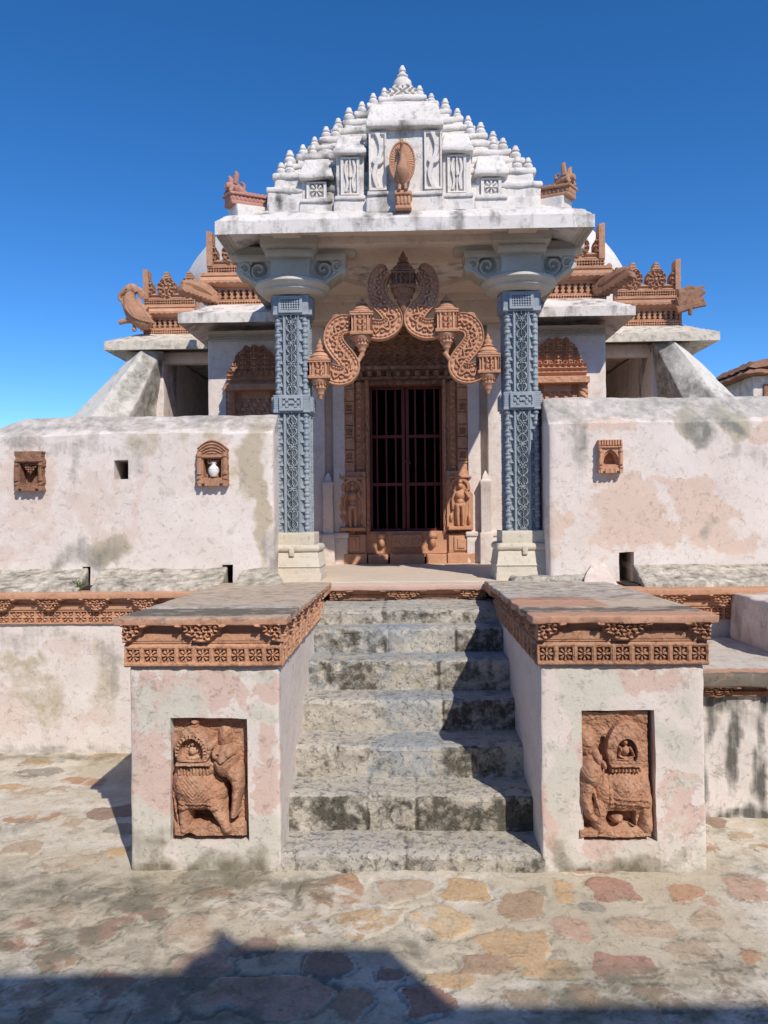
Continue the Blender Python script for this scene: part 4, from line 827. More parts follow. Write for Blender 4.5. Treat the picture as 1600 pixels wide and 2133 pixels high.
# ---- carved sandstone parapets
def ring_med(x, y, Rr):
    r = np.hypot(x, y) / Rr; th = np.arctan2(y, x); pet = np.cos(10 * th)
    h = .03 + np.where(r < .93, -.022 + .020 * ss(.1, .5, pet) * (r > .42) + .02 * (r < .34) - .018 * (abs(r - .22) < .06) + .018 * (abs(r - .40) < .04) + .016 * (abs(r - .80) < .05), 0)
    return h
def crest(per, n, H0=.30, left=True):
    """row of pinnacled medallions; half medallion with straight post at the outer end (u=0)"""
    def f(u, v):
        H = np.full_like(u, np.nan); Rr = per * .50
        H = np.where(v < .07, .02 + .008 * np.sin(u * 90), H)
        for k in range(n + 1):
            c = k * per; x = u - c; y = v - .125; Rq = per * .43; r = np.hypot(x, y) / Rq
            H = np.where((abs(x) > Rq * .5) & (v < .075) & (abs(x) < per * .5), .015 + .01 * np.sin(v * 160), H)
            nk = (abs(x) < np.maximum(Rq * .30, Rq * (.62 - 9 * (v - .215)))) & (v > .2) & (v < H0 + .005 - .02 * (abs(x) > Rq * .18))
            H = np.where(nk, .03 + .006 * (abs((v % .03) - .015) < .006), H)
            H = np.where(r < 1, ring_med(x, y, Rq), H)
        H = np.where((u < .055) & (v < H0 + .03 - .4 * np.clip(u - .03, 0, 1)), .05, H)
        return H
    return f
def parapet(xo, s, Y, z0, L, per, n, nm):
    """xo outer end, running inwards"""
    body = MB(); a, b = sorted((xo, xo - s * L))
    blk(body, a + .02, b - .02, Y + .085, Y + .5, z0, z0 + .37, res=.2, r=.004)
    def U0(u): return u
    O = lambda dz, dy=0: (a, Y + dy, z0 + dz)
    fl = (lambda f: (lambda u, v: f(L - u, v))) if s > 0 else (lambda f: f)
    hf(body, lambda u, v: lattice(u, v, .05, .04), L, .075, int(L / .006), 18, O(0, -.02), back=.08)
    P = out(body, 'parapet', M_terra_o, T, ang=50)
    m = MB(); hf(m, lambda u, v: .012 + slots(u, v, .058, .02, .105, .05), L, .13, int(L / .005), 44, O(.075, .02), back=.07); out(m, 'baluster_row', M_terra, P, ang=50)
    m = MB()
    pr = [(0, .0), (-.05, .01), (-.075, .03), (-.078, .05), (-.06, .065), (-.04, .09), (-.05, .10), (-.05, .125)]
    def cor(u, v): return np.interp(v, [0, .012, .03, .05, .062, .09, .10, .125], [.0, .05, .075, .078, .06, .04, .052, .05]) + .008 * n2(u, v, 18, 5) + .008 * np.sign(np.sin(u * 100)) * (abs(v - .016) < .012)
    hf(m, cor, L + .05, .125, int(L / .012), 26, (a - (.05 if s < 0 else 0), Y + .01, z0 + .205), back=.03); blk(m, a - .02, b + .02, Y + .0, Y + .5, z0 + .27, z0 + .329, res=.1, r=.006, wob=.002)
    out(m, 'cornice', M_terra_o if s < 0 else M_terra, P, ang=50)
    m = MB(); hf(m, lambda u, v: lattice(u, v, .05, .04) * (v < .06), L, .075, int(L / .006), 18, O(.33, .0), back=.05); out(m, 'pierced_band', M_terra, P, ang=50)
    m = MB(); hf(m, fl(crest(per, n)), L, .35, int(L / .006), 80, O(.405, .04), back=.08); out(m, 'medallion_crest', M_terra, P, ang=50)
    # short return along the outer end
    m = MB(); x = xo; sgn = s
    hf(m, lambda u, v: .01 + slots(u, v, .058, .02, .105, .05), .5, .33, 60, 40, (x + sgn * .0, Y if s > 0 else Y + .5, z0), U=(0, s, 0), N=(s, 0, 0), back=.02)
    out(m, 'parapet_end', M_terra, P, ang=50)
    return P
parapet(-1.86, -1, 7.18, 3.475, 1.2, .235, 5, 'b'); parapet(1.86, 1, 7.18, 3.475, 1.2, .235, 5, 'b')
parapet(-2.86, -1, 8.33, 3.50, 1.1, .25, 4, 'a'); parapet(2.96, 1, 8.33, 3.50, 1.2, .25, 4, 'a')
# white dome behind
m = MB(); lathe(m, [(2.95, 3.4), (2.95, 4.0)] + [(2.9 * math.cos(a), 4.0 + 1.6 * math.sin(a)) for a in np.linspace(0, 1.56, 30)], (-.02, 10.9 - .7, 0), n=80); out(m, 'dome', M_roof, T)
# corner spouts of the hall parapets
for s in (-1, 1):
    m = MB(); c = np.array([s * 1.86, 7.12, 3.60])
    tip = at(376, 600, 6.95) if s < 0 else at(1318, 570, 6.95); e0 = np.array([s * 1.80, 7.2, 3.56])
    d = tip - e0; L_ = np.linalg.norm(d); d /= L_; side = np.cross(d, (0, 0, 1)); side /= np.linalg.norm(side); up = np.cross(side, d)
    C = [[[e0 + L_ * i * d + side * (.085 - .03 * i) * (2 * j - 1) + up * (.03 * (2 * k - 1)) * (1.3 - .3 * i) for k in (0, 1)] for j in (0, 1)] for i in (0, 1)]
    blk(m, 0, L_, 0, .16, 0, .06, res=.02, r=.006, corners=C, wob=.005, fn=lambda P: P + .006 * np.outer(np.sign(np.sin((P @ d) * 170)), up))
    C = [[[e0 + L_ * (.85 * i) * d + side * (.05) * (2 * j - 1) + up * (.045 + .02 * k) for k in (0, 1)] for j in (0, 1)] for i in (0, 1)]
    blk(m, 0, L_, 0, .1, 0, .03, res=.02, r=.006, corners=C, wob=.006)
    lathe(m, [(.022, 0), (.028, .02), (.02, .03), (.02, .1), (.03, .14)], (e0[0] + d[0] * .18, e0[1] + d[1] * .18, e0[2] - .13), n=10)
    for q_ in (-1, 1):
        tube(m, [e0 + d * L_ * .2 + side * .05 * q_ + up * .03, e0 + d * L_ * .5 + side * .045 * q_ + up * .05, e0 + d * L_ * .8 + side * .03 * q_ + up * .055, e0 + d * L_ * 1.0 + side * .015 * q_ + up * .05], [.04, .045, .042, .018], n=8)
        lathe(m, [(.001, -.02), (.018, -.01), (.018, .01), (.001, .02)], e0 + d * L_ * .72 + side * .055 * q_ + up * .09, n=8)
    tube(m, [e0 + up * .05, e0 + d * .1 + up * .10, e0 + d * .2 + up * .08], [.05, .04, .02], n=8)
    out(m, 'corner_spout', M_terra_d if s > 0 else M_terra, T)
# elephant headed bird on the left wing corner
m = MB(); g_ = lambda px, py: at(px, py, 8.2)
tube(m, [g_(314, 672), g_(300, 668), g_(284, 656), g_(273, 640), g_(270, 625), g_(272, 614), g_(275, 608)], [.07, .10, .105, .088, .068, .055, .05], n=16, flat=.8)
tube(m, [g_(306, 650), g_(294, 645), g_(288, 632), g_(290, 622)], [.06, .06, .045, .02], n=12, flat=.7)
for k in range(6):      # feather ridges
    o_ = np.array([.014 * k, -.085 + .006 * k, .0]); a_ = 8 + k * 5
    tube(m, [g_(266 + k * 4, 634 + k * 2) + o_ * [1, .6, 0], g_(270 + k * 5, 648 + k * 2) + o_, g_(282 + k * 5, 662 + k * 2) + o_, g_(300 + k * 3, 672 + k) + o_], [.006, .012, .012, .005], n=6, k=4)
tube(m, [g_(275, 600), g_(268, 604), g_(258, 609), g_(251, 615), g_(249, 622), g_(252, 627)], [.050, .052, .036, .024, .018, .012], n=12)
tube(m, [g_(268, 594), g_(277, 600), g_(284, 610)], [.02, .048, .03], n=12)
tube(m, [g_(282, 600), g_(291, 606), g_(294, 616), g_(288, 624)], [.02, .036, .034, .010], n=10, flat=.4)
lathe(m, [(.001, -.012), (.012, 0), (.001, .012)], g_(267, 604) + np.array([0, -.05, 0]), n=8)
tube(m, [g_(257, 616), g_(254, 626), g_(257, 636), g_(264, 642)], [.012, .012, .014, .02], n=8)
tube(m, [g_(280, 668), g_(265, 668), g_(248, 672)], [.034, .030, .026], n=10)
lathe(m, [(.020, 0), (.026, .02), (.018, .04), (.024, .09)], g_(280, 690), n=10)
tube(m, [g_(296, 690), g_(298, 670)], [.02, .03], n=8, k=3)
out(m, 'elephant_headed_bird', M_terra, T)
m = MB(); g_ = lambda px, py, Y=8.2: at(px, py, Y)
for pts, rad in (([g_(1412, 612), g_(1435, 612), g_(1462, 600)], [.05, .05, .012]), ([g_(1410, 630), g_(1440, 622), g_(1468, 606)], [.06, .05, .02]), ([g_(1410, 645), g_(1440, 636), g_(1470, 632)], [.05, .045, .03]), ([g_(1412, 620), g_(1430, 628), g_(1466, 622)], [.06, .06, .02]), ([g_(1420, 606), g_(1438, 600), g_(1450, 602), g_(1468, 594)], [.02, .03, .022, .008]), ([g_(1440, 616), g_(1456, 610), g_(1469, 612)], [.03, .022, .006])):
    tube(m, pts, rad, n=8, flat=.6)
lathe(m, [(.018, 0), (.024, .02), (.02, .09)], g_(1438, 656), n=10)
out(m, 'winged_spout', M_terra_d, T)

# ---- porch columns
def vine(u, v, w):
    x = u - w / 2; t = v / .075; H = .001 * n2(u, v, 60, 2)
    edge = abs(x) > w * .43; H = np.where(edge, .007, H)
    inn_ = abs(x) < w * .36
    stem = abs(x - .0) < .004
    ph = (v % .075) / .075
    leaf = abs(abs(x) - (w * .05 + w * .25 * abs(np.sin(ph * math.pi)))) < .0052
    leaf2 = (abs(((abs(x) * 1.3 + v) % .019) - .0095) < .0042)
    x = x + .006 * n2(u, v, 26, 8) * 2
    H = np.where(inn_, -.015 + .019 * (stem | leaf) + .015 * (leaf2 & ~leaf & (abs(x) < w * .34)), H)
    yy_ = (v % .15) - .075; r = np.hypot(x, yy_); H = np.where(r < w * .21, -.008 + .014 * (np.cos(6 * np.arctan2(yy_, x)) > -.3) * (r > w * .06) + .014 * (r < w * .06), H)
    return H
def side_niches(u, v, w):
    x = u - w / 2; ph = (v % .082) / .082
    H = .004 * (abs(x) > w * .38)
    pit = (abs(x) < w * .3) & (ph > .25) & (ph < .25 + .5 * np.sqrt(np.clip(1 - (x / (w * .3)) ** 2, 0, 1)))
    H = np.where(pit, -.02, H); return H + .012 * (ph > .85) * (abs(x) < w * .42)
def spindle(m, x, y, z0, z1, r=.02, per=.082):
    prof = []; z = z0
    while z < z1 - 1e-6:
        for a, b in ((.55, 0), (.55, .18), (.95, .26), (1.1, .38), (.9, .5), (.6, .56), (1.0, .66), (1.0, .76), (.6, .82)):
            zz = z + b * per
            if zz <= z1: prof.append((a * r, zz))
        z += per
    lathe(m, prof, (x, y, 0), n=8)
def shaft(z0, z1, hw):
    m = MB(); h = z1 - z0
    for k in range(4):
        a = MB(); w = hw * .98
        hf(a, lambda u, v: vine(u, v + z0, w), w, h, 40, int(h / .0042), (-w / 2, -hw - .004, z0), back=.03)
        for s in (-1, 1):
            hf(a, lambda u, v: side_niches(u, v, .034), .034, h, 12, int(h / .006), (s * (w / 2 + .017) - .017, -hw + .012, z0), back=.03)
            hf(a, lambda u, v: .002 + .004 * (np.sin(v * 220) > 0), .012, h, 4, int(h / .005), (s * (w / 2 + .036) - .006, -hw + .016, z0), back=.02)
            spindle(a, s * (hw - .014), -hw + .018, z0, z1, .019)
        m.merge(a, Matrix.Rotation(k * math.pi / 2, 4, 'Z'))
    blk(m, -hw + .022, hw - .022, -hw + .022, hw - .022, z0, z1, res=.5, r=.001)
    return m
CZ = (1.405, 2.285, 2.39, 2.99, 3.11)
def ring(z0, z1, hw):
    m = MB(); h = z1 - z0
    for k in range(4):
        a = MB(); w = hw * 1.2
        if z0 > 2.8: f = lambda u, v: .006 + (lattice(u, v, .036, .016) if True else 0) * ((u > .02) & (u < w - .02) & (v > .02) & (v < h - .02))
        else: f = lambda u, v: .006 + np.where((u > .02) & (u < w - .02) & (v > .02) & (v < h - .02), -.012 + .012 * (np.sin((abs(u - w / 2)) * 150) * np.sin(v * 140) > .1), 0)
        hf(a, f, w, h, 60, 36, (-w / 2, -hw, z0), back=.05)
        for s in (-1, 1): hf(a, lambda u, v: lattice(u, v, .03, .012) * ((v > .015) & (v < h - .015)), .045, h, 16, 26, (s * (w / 2 + .02) - .0225, -hw + .014, z0), back=.05)
        m.merge(a, Matrix.Rotation(k * math.pi / 2, 4, 'Z'))
    hw2 = hw - .012; blk(m, -hw2, hw2, -hw2, hw2, z0 - .012, z0 + .002, r=.003, res=.5); blk(m, -hw2, hw2, -hw2, hw2, z1 - .002, z1 + .010, r=.003, res=.5); blk(m, -hw2 + .02, hw2 - .02, -hw2 + .02, hw2 - .02, z0, z1, r=.003, res=.5)
    return m
def scroll_arm(m, rot, L, drop):
    """curved bracket, deep at the column and rolled at its end"""
    a = MB(); h = .215
    def bot(u): return h * (.02 + .62 * np.clip(u / L, 0, 1) ** 1.7)
    def side_r(u, v):
        r1 = np.hypot(u - L * .42, v - h * .70) / (h * .26); r2 = np.hypot(u - L * .80, v - h * .78) / (h * .2)
        H = .004 + np.where(r1 < 1.25, -.014 + .022 * np.cos(r1 * 7 + np.arctan2(v - h * .7, u - L * .42)), 0) * (u > .05)
        H = np.where(r2 < 1, .004 + .012 * np.cos(r2 * 8), H)
        H = H + .012 * (abs(v - bot(u) - .012) < .012)
        return np.where((v < bot(u) - .004) & (np.hypot(u - L * .93, v - h * .66) > h * .16), np.nan, H)
    for s in (-1, 1):
        if s > 0: hf(a, side_r, L, h, 60, 48, (0, -.085, 0), back=.0845)
        else: hf(a, lambda u, v: side_r(L - u, v), L, h, 60, 48, (L, .085, 0), U=(-1, 0, 0), N=(0, 1, 0), back=.0845)
    c = MB(); lathe(c, [(.001, -.10), (.026, -.10), (.032, -.09), (.032, .09), (.026, .10), (.001, .10)], (0, 0, 0), n=18)
    a.merge(c, Matrix.Translation((L * .93, 0, h * .66)) @ Matrix.Rotation(math.pi / 2, 4, 'X'))
    m.merge(a, rot)
proto = None
for s, cx in ((-1, -.822), (1, .832)):
    cy = 5.64
    if proto is None:
        col = out(shaft(CZ[0], CZ[1], .118).merge(shaft(CZ[2], CZ[3], .115)), 'column', M_blue, T, org=(0, 0, 0), ang=45); col['label'] = 'blue grey carved column'
        ringo = out(ring(CZ[1], CZ[2], .145), 'collar', M_blue, col, org=(0, 0, 0), ang=45); ring2 = out(ring(CZ[3], CZ[4], .142), 'top_collar', M_blue, col, org=(0, 0, 0), ang=45)
        m = MB()
        def flare(P):
            P = P.copy(); return P
        sq(m, [(.001, zt + .001), (.205, zt + .001), (.205, zt + .02), (.202, 1.12), (.198, 1.155), (.206, 1.165), (.198, 1.175), (.186, 1.262), (.178, 1.27)], (0, 0, 0))
        blk(m, -.200, .200, -.200, .200, 1.268, 1.322, res=.02, r=.026, wob=.004)
        blk(m, -.158, .158, -.158, .158, 1.318, 1.408, res=.03, r=.006, wob=.002)
        blk(m, -.018, .018, -.205, .205, 1.24, 1.30, res=.02, r=.006); blk(m, -.205, .205, -.205, .205, 1.05, 1.12, res=.02, r=.008, wob=.004)
        baseo = out(m, 'column_base', M_cream, col, org=(0, 0, 0), ang=40)
        m = MB()
        lathe(m, [(.15, 3.12), (.17, 3.122), (.215, 3.135), (.235, 3.15), (.235, 3.165), (.262, 3.178), (.275, 3.195), (.27, 3.215), (.24, 3.225), (.225, 3.24), (.19, 3.246), (.001, 3.247)], (0, 0, 0), n=40)
        sq(m, [(.155, 3.235), (.158, 3.245), (.145, 3.255), (.138, 3.29), (.138, 3.36), (.150, 3.372), (.150, 3.385), (.185, 3.42), (.20, 3.455), (.205, 3.46), (.205, 3.53), (.001, 3.531)], (0, 0, 0))
        for k in (0, 1, 2): scroll_arm(m, Matrix.Translation((0, 0, 3.165)) @ Matrix.Rotation(k * math.pi / 2, 4, 'Z') @ Matrix.Translation((.12, 0, 0)), .27, 0)
        for a_, b_ in ((.40, .17), (.17, .34)): blk(m, -a_, a_, -b_ * .6, b_ * .6 if a_ > .3 else .4, 3.375, 3.43, res=.05, r=.012, wob=.003)
        blk(m, -.47, .47, -.075, .075, 3.425, 3.50, res=.05, r=.02, wob=.003)
        capo = out(m, 'capital', M_cap, col, org=(0, 0, 0), ang=40)
        proto = (col, [ringo, ring2, baseo, capo]); col.location = np.array([cx, cy, 0]) - WL[T.name]; WL[col.name] = np.array([cx, cy, 0.])
        for c in proto[1]: c.location = (0, 0, 0)
    else:
        c2 = copy(proto[0], T, (cx, cy, 0))
        for ch in proto[1]:
            d = ch.copy(); link(d); d.parent = c2; d.location = (0, 0, 0)
# ---- beams and ceiling of the porch
m = MB()
blk(m, -1.0, 1.0, 5.48, 5.93, 3.465, 3.60, res=.06, r=.008, wob=.003)
blk(m, -1.0, 1.0, 6.95, 7.2, 3.465, 3.60, res=.06, r=.008, wob=.003)
blk(m, -.93, -.73, 5.3, 7.2, 3.503, 3.60, res=.06, r=.008, wob=.003); blk(m, .73, .93, 5.3, 7.2, 3.503, 3.60, res=.06, r=.008, wob=.003)
blk(m, -1.02, 1.02, 5.36, 5.485, 3.52, 3.585, res=.05, r=.01, wob=.003)
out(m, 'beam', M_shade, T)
m = MB(); blk(m, -1.05, 1.05, 5.4, 7.3, 3.60, 3.68, res=.1, r=.01)
for k in range(4):      # corner slabs of the corbelled ceiling
    a = MB(); C = [[[(-.75, -.72, 0), (-.75, -.72, .08)], [(-.75, -.05, 0), (-.75, -.05, .08)]], [[(-.05, -.72, 0), (-.05, -.72, .08)], [(-.15, -.55, 0), (-.15, -.55, .08)]]]
    blk(a, 0, .7, 0, .7, 0, .08, res=.1, r=.006, corners=C); m.merge(a, Matrix.Translation((0, 6.35, 3.52)) @ Matrix.Rotation(k * math.pi / 2, 4, 'Z'))
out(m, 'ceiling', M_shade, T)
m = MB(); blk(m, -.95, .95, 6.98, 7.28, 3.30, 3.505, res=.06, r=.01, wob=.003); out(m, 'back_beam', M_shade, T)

# ---- serpentine sandstone arch (torana)
YA = 5.60
def z4(x, y): return at(540 + x / 2.5, 460 + y / 2.5, YA)
X0 = z4(750, 400)[0]
def band(path, hw=.074, dp=.045):
    C = cr(path, 24); seg = np.r_[0, np.cumsum(np.linalg.norm(np.diff(C, axis=0), axis=1))]; L = seg[-1]; n = int(L / .0042)
    s = np.linspace(0, L, n); P = np.stack([np.interp(s, seg, C[:, i]) for i in range(3)], 1); T_ = np.gradient(P, axis=0); T_[:, 1] = 0; T_ /= np.linalg.norm(T_, axis=1, keepdims=True)
    Sd = np.stack([T_[:, 2], 0 * s, -T_[:, 0]], 1); t = np.linspace(-1, 1, 36)
    wf = hw * (np.interp(s / L, [0, .06, .94, 1], [.75, 1, 1, .9]))
    ss_, tt = np.meshgrid(s, t, indexing='ij'); a = abs(tt)
    H = dp + .004 * (a > .86) - .006 * ((a > .78) & (a <= .86)) + np.where((a > .52) & (a <= .78), .014 * np.sqrt(np.clip(1 - ((a - .65) / .13) ** 2 - (((ss_ % .024) - .012) / .011) ** 2, 0, 1)) - .012, 0) - .012 * ((a > .44) & (a <= .52))
    wv = .26 * np.sin(2 * math.pi * ss_ / .085); H = H + np.where(a <= .44, -.014 + .017 * (abs(tt - wv) < .12) + .015 * ((abs(tt + wv * .9) < .10) & (abs(np.sin(2 * math.pi * ss_ / .085)) > .55)), 0)
    H = H - .03 * (a > .985)
    Fp = P[:, None] + Sd[:, None] * (tt * wf[:, None])[..., None] + np.array([0, -1., 0]) * H[..., None]
    Bp = P[:, None] + Sd[:, None] * (tt * wf[:, None])[..., None] * .92 + np.array([0, 1., 0]) * dp
    nu, nv = n, len(t); V = np.concatenate([Fp.reshape(-1, 3), Bp.reshape(-1, 3)]); q = gq(nu, nv); N = nu * nv; i = np.arange(nu - 1) * nv; j = np.arange(nv - 1)
    e1 = np.stack([i, i + nv, i + nv + N, i + N], 1); e2 = np.stack([i + nv - 1, i + nv - 1 + N, i + 2 * nv - 1 + N, i + 2 * nv - 1], 1)
    e3 = np.stack([j, j + N, j + 1 + N, j + 1], 1); k = (nu - 1) * nv; e4 = np.stack([k + j, k + j + 1, k + j + 1 + N, k + j + N], 1)
    return V, np.concatenate([q, q[:, ::-1] + N, e1, e2, e3, e4])
upper = [(655, 262), (622, 305), (612, 360), (630, 420), (668, 465), (697, 508), (688, 545), (645, 570), (600, 570), (575, 560)]
lower = [(480, 545), (430, 548), (396, 580), (390, 630), (418, 678), (452, 718), (474, 762), (455, 800), (410, 808), (365, 790)]
ARP = out(MB().merge(blk(MB(), X0 - .05, X0 + .05, YA - .05, YA + .05, z4(750, 356)[2], z4(750, 288)[2], res=.3, r=.004)), 'serpentine_arch', M_terra_o, T, org=(X0, YA, 3.0))
def mirror(P): P = P.copy(); P[:, 0] = 2 * X0 - P[:, 0]; return P
def jali_box(m, c, w, h, d):
    blk(m, c[0] - w * .37, c[0] + w * .37, c[1] - d * .37, c[1] + d * .37, c[2] - h / 2, c[2] + h / 2, r=.003, res=.5)
    f = lambda u, v: np.where((abs((u / w) % .2 - .1) < .055) & (v > .12 * h) & (v < .88 * h) & (abs(u / w - .5) < .45), -.014, 0) + np.where((abs(u / w - .5) < .2) & (abs(v / h - .5) < .42), .012 * (np.sin(u * 160) * np.sin(v * 150) > .2), 0) + .006 * ((v < .1 * h) | (v > .9 * h))
    hf(m, f, w, h, 48, 40, (c[0] - w / 2, c[1] - d / 2, c[2] - h / 2), back=.01)
    for s in (-1, 1): hf(m, f, w, h, 30, 30, (c[0] + s * w / 2, c[1] - s * w / 2, c[2] - h / 2), U=(0, s, 0), N=(s, 0, 0), back=.01)
def turret(c, w, h, up=1.0, dn=1.0, mat=None):
    """c = centre of the pierced lantern"""
    m = MB(); jali_box(m, c, w, h, w); r = w / 2; zt_ = h / 2; q = math.pi / 8
    sq(m, [(r * .9, zt_), (r * 1.08, zt_ + .006), (r * 1.08, zt_ + .014), (r * .85, zt_ + .02)], c)
    lathe(m, [(r * 1.0, zt_ + .018), (r * 1.02, zt_ + .026), (r * .9, zt_ + .034), (r * .95, zt_ + .042), (r * .82, zt_ + .055), (r * .6, zt_ + .068), (r * .4, zt_ + .074), (r * .55, zt_ + .08), (r * .52, zt_ + .088), (r * .36, zt_ + .094), (r * .44, zt_ + .10 * up), (r * .40, zt_ + .108 * up), (r * .22, zt_ + .114 * up), (r * .24, zt_ + .125 * up), (r * .12, zt_ + .135 * up), (.001, zt_ + .155 * up)], c, n=20)
    zb = -h / 2
    sq(m, [(r * .85, zb - .012), (r * 1.06, zb - .008), (r * 1.06, zb), (r * .9, zb + .002)], c)
    lathe(m, [(.001, zb - .16 * dn), (r * .16, zb - .15 * dn), (r * .22, zb - .125 * dn), (r * .34, zb - .115 * dn), (r * .36, zb - .10 * dn), (r * .5, zb - .085 * dn), (r * .62, zb - .075 * dn), (r * .6, zb - .055 * dn), (r * .9, zb - .035 * dn), (r * .98, zb - .015), (r * .9, zb - .008)], c, n=20)
    for k in range(16):
        a = k / 16 * 6.283; blk(m, c[0] + math.cos(a) * r * .78 - .004, c[0] + math.cos(a) * r * .78 + .004, c[1] + math.sin(a) * r * .78 - .004, c[1] + math.sin(a) * r * .78 + .004, c[2] + zb - .055 * dn, c[2] + zb - .012, r=.002, res=.2)
    return m
wpx = lambda p: p / 2.5 * YA / F
for s in (-1, 1):
    for pth in (upper, lower):
        P = np.array([z4(*p) for p in pth]); V, q = band(P)
        if s > 0: V = mirror(V); q = q[:, ::-1]
        m = MB(); m.add(V, q); o = out(m, 'carved_scroll', M_terra_o, ARP, ang=50)
    # bird head hooks on the scroll crowns
    for pts, rad in (([(650, 262), (640, 245), (622, 246), (612, 262)], [.03, .03, .024, .008]), ([(600, 290), (585, 300), (574, 330)], [.02, .026, .01]), ([(440, 545), (415, 512), (395, 500), (375, 520)], [.03, .03, .022, .006])):
        P = np.array([z4(*p) for p in pts]); P = mirror(P) if s > 0 else P
        m = MB(); tube(m, P, rad, n=10); out(m, 'bird_head', M_terra, ARP)
    for pts, rad in (([(700, 540), (722, 536), (738, 528)], [.02, .018, .02]), ([(345, 632), (352, 620), (372, 640)], [.012, .012, .02]), ([(505, 745), (525, 715), (540, 690)], [.02, .015, .02])):
        P = np.array([z4(*p) for p in pts]); P = mirror(P) if s > 0 else P
        m = MB(); tube(m, P, rad, n=10); out(m, 'knob', M_terra_o, ARP)
    c = z4(535, 545); c = c if s < 0 else mirror(c[None])[0] + np.array([.01, 0, .01]); out(turret(c, wpx(112), wpx(100), .9, 1.0), 'lantern', M_terra_o, ARP)
    c = z4(318, 780); c = c if s < 0 else mirror(c[None])[0] + np.array([.0, 0, .02]); out(turret(c, wpx(108), wpx(82), 1.15, 1.0), 'lantern', M_terra_o, ARP)
c = z4(750, 322) + np.array([0, -.03, 0]); out(turret(c, wpx(116), wpx(70), 1.15, 1.35), 'crown_lantern', M_terra_d, ARP)

# ---- stepped porch roof
YC = 6.30
RF = MB(); blk(RF, -.985, .985, 5.37, 7.2, 3.60, 3.68, res=.03, r=.012, wob=.005)
blk(RF, -.95, .95, 5.36, 7.2, 3.60, 3.735, res=.03, r=.012, wob=.005)
tier = []; tp = [(570, 394, 5.43), (584, 366, 5.45), (606, 344, 5.50), (632, 325, 5.55), (656, 308, 5.60), (680, 290, 5.66), (704, 272, 5.72), (727, 254, 5.80), (752, 236, 5.88), (778, 218, 5.96), (802, 205, 6.04)]
zp = 3.70
for i, (px, py, Yf) in enumerate(tp):
    q = at(px, py, Yf); wq = abs(q[0]) + .03 + .01; z1 = q[2]; yf = Yf - .04; yb = 2 * YC - yf
    blk(RF, -wq, wq, yf, yb, zp - .03, z1 - .03, res=.025, r=.016, wob=.009, seed=i)
    blk(RF, -wq - .012, wq + .012, yf - .012, yb + .012, z1 - .045, z1, res=.025, r=.018, wob=.009, seed=i + 9)
    zp = z1; tier.append((abs(q[0]), Yf, z1))
def rpaint(P): return np.column_stack([.04 + .2 * ss(.50, .68, vn(P * np.array([1, 1, .35]), 16, 13)) * ss(.4, .6, vn(P, 3, 2)) + .22 * ss(.5, .66, fbm(P, 6, 3, 3)) * (P[:, 0] < .3) + .06 * vn(P, 9), .1 * vn(P, 5), 0 * P[:, 0]])
RFo = out(RF, 'porch_roof', M_roof, T, paint=rpaint)
def ratha(x0, x1, y, zc0, zc1, nm='roof_projection'):
    m = MB(); w_ = x1 - x0
    blk(m, x0 + .006, x1 - .006, y, YC, 3.725, zc0 + .01, res=.025, r=.008, wob=.003)
    blk(m, x0 - .01, x1 + .01, y - .06, YC, zc0, zc0 + (zc1 - zc0) * .25, res=.025, r=.012, wob=.005)
    frust(m, (x0 - .004, x1 + .004, y - .052, YC), (x0 + .02, x1 - .02, y + .02, YC), zc0 + (zc1 - zc0) * .22, zc1, res=.025, r=.014, wob=.005)
    blk(m, x0 - .012, x1 + .012, y - .04, YC, 3.60, 3.722, res=.025, r=.012, wob=.005); blk(m, x0 - .002, x1 + .002, y - .055, YC, 3.712, 3.738, res=.025, r=.006, wob=.004)
    return out(m, nm, M_roof, RFo, paint=rpaint)
def vinepanel(w, h, kind):
    def f(u, v):
        x = u - w / 2; y = v - h / 2
        if kind == 'flower': H = rosette(x, y, min(w, h) * .42, 8, -.022)
        elif kind == 'two': 
            xa = abs(x) - w * .2; H = -.018 * ((abs(xa) < w * .16) & (abs(y) < h * .45)) ; H = H + .018 * ((abs(xa - w * .06 * np.sin(y / h * 9)) < w * .07) & (abs(y) < h * .42)) + .016 * (np.hypot(x, y) < w * .12)
        else:
            H = -.02 * ((abs(x) < w * .4) & (abs(y) < h * .46)); H = np.maximum(H, .004 * (abs(x - w * .2 * np.sin(y / h * 7)) < w * .13) - .0 - .02 * (abs(x - w * .2 * np.sin(y / h * 7)) >= w * .13)); H = np.where(np.hypot(x / 1.5, y) < w * .22, .006, H)
        return np.where((abs(x) > w * .46) | (abs(y) > h * .48), .002, H)
    return f
def addpanel(x, y, z, w, h, kind, par):
    m = MB(); hf(m, vinepanel(w, h, kind), w, h, 44, 80, (x - w / 2, y - .001, z - h / 2), back=.012)
    # recessed pit floor lies proud of the wall face by the frame
    m.V = [v - np.array([0, .022, 0]) for v in m.V]; out(m, 'carved_panel', M_roof, par, ang=50)
rc = ratha(-.245, .265, 5.29, 4.175, 4.375)
addpanel(-.175, 5.29, 3.96, .12, .40, 'vine', rc); addpanel(.205, 5.29, 3.96, .12, .40, 'vine', rc)
for s in (-1, 1):
    a, b = sorted((s * .265, s * .475)); r_ = ratha(a, b, 5.345, 4.025, 4.185); addpanel((a + b) / 2, 5.345, 3.885, .13, .26, 'two', r_)
    a, b = sorted((s * .50, s * .72)); r_ = ratha(a, b, 5.385, 3.88, 4.045); addpanel((a + b) / 2, 5.385, 3.808, .14, .115, 'flower', r_)
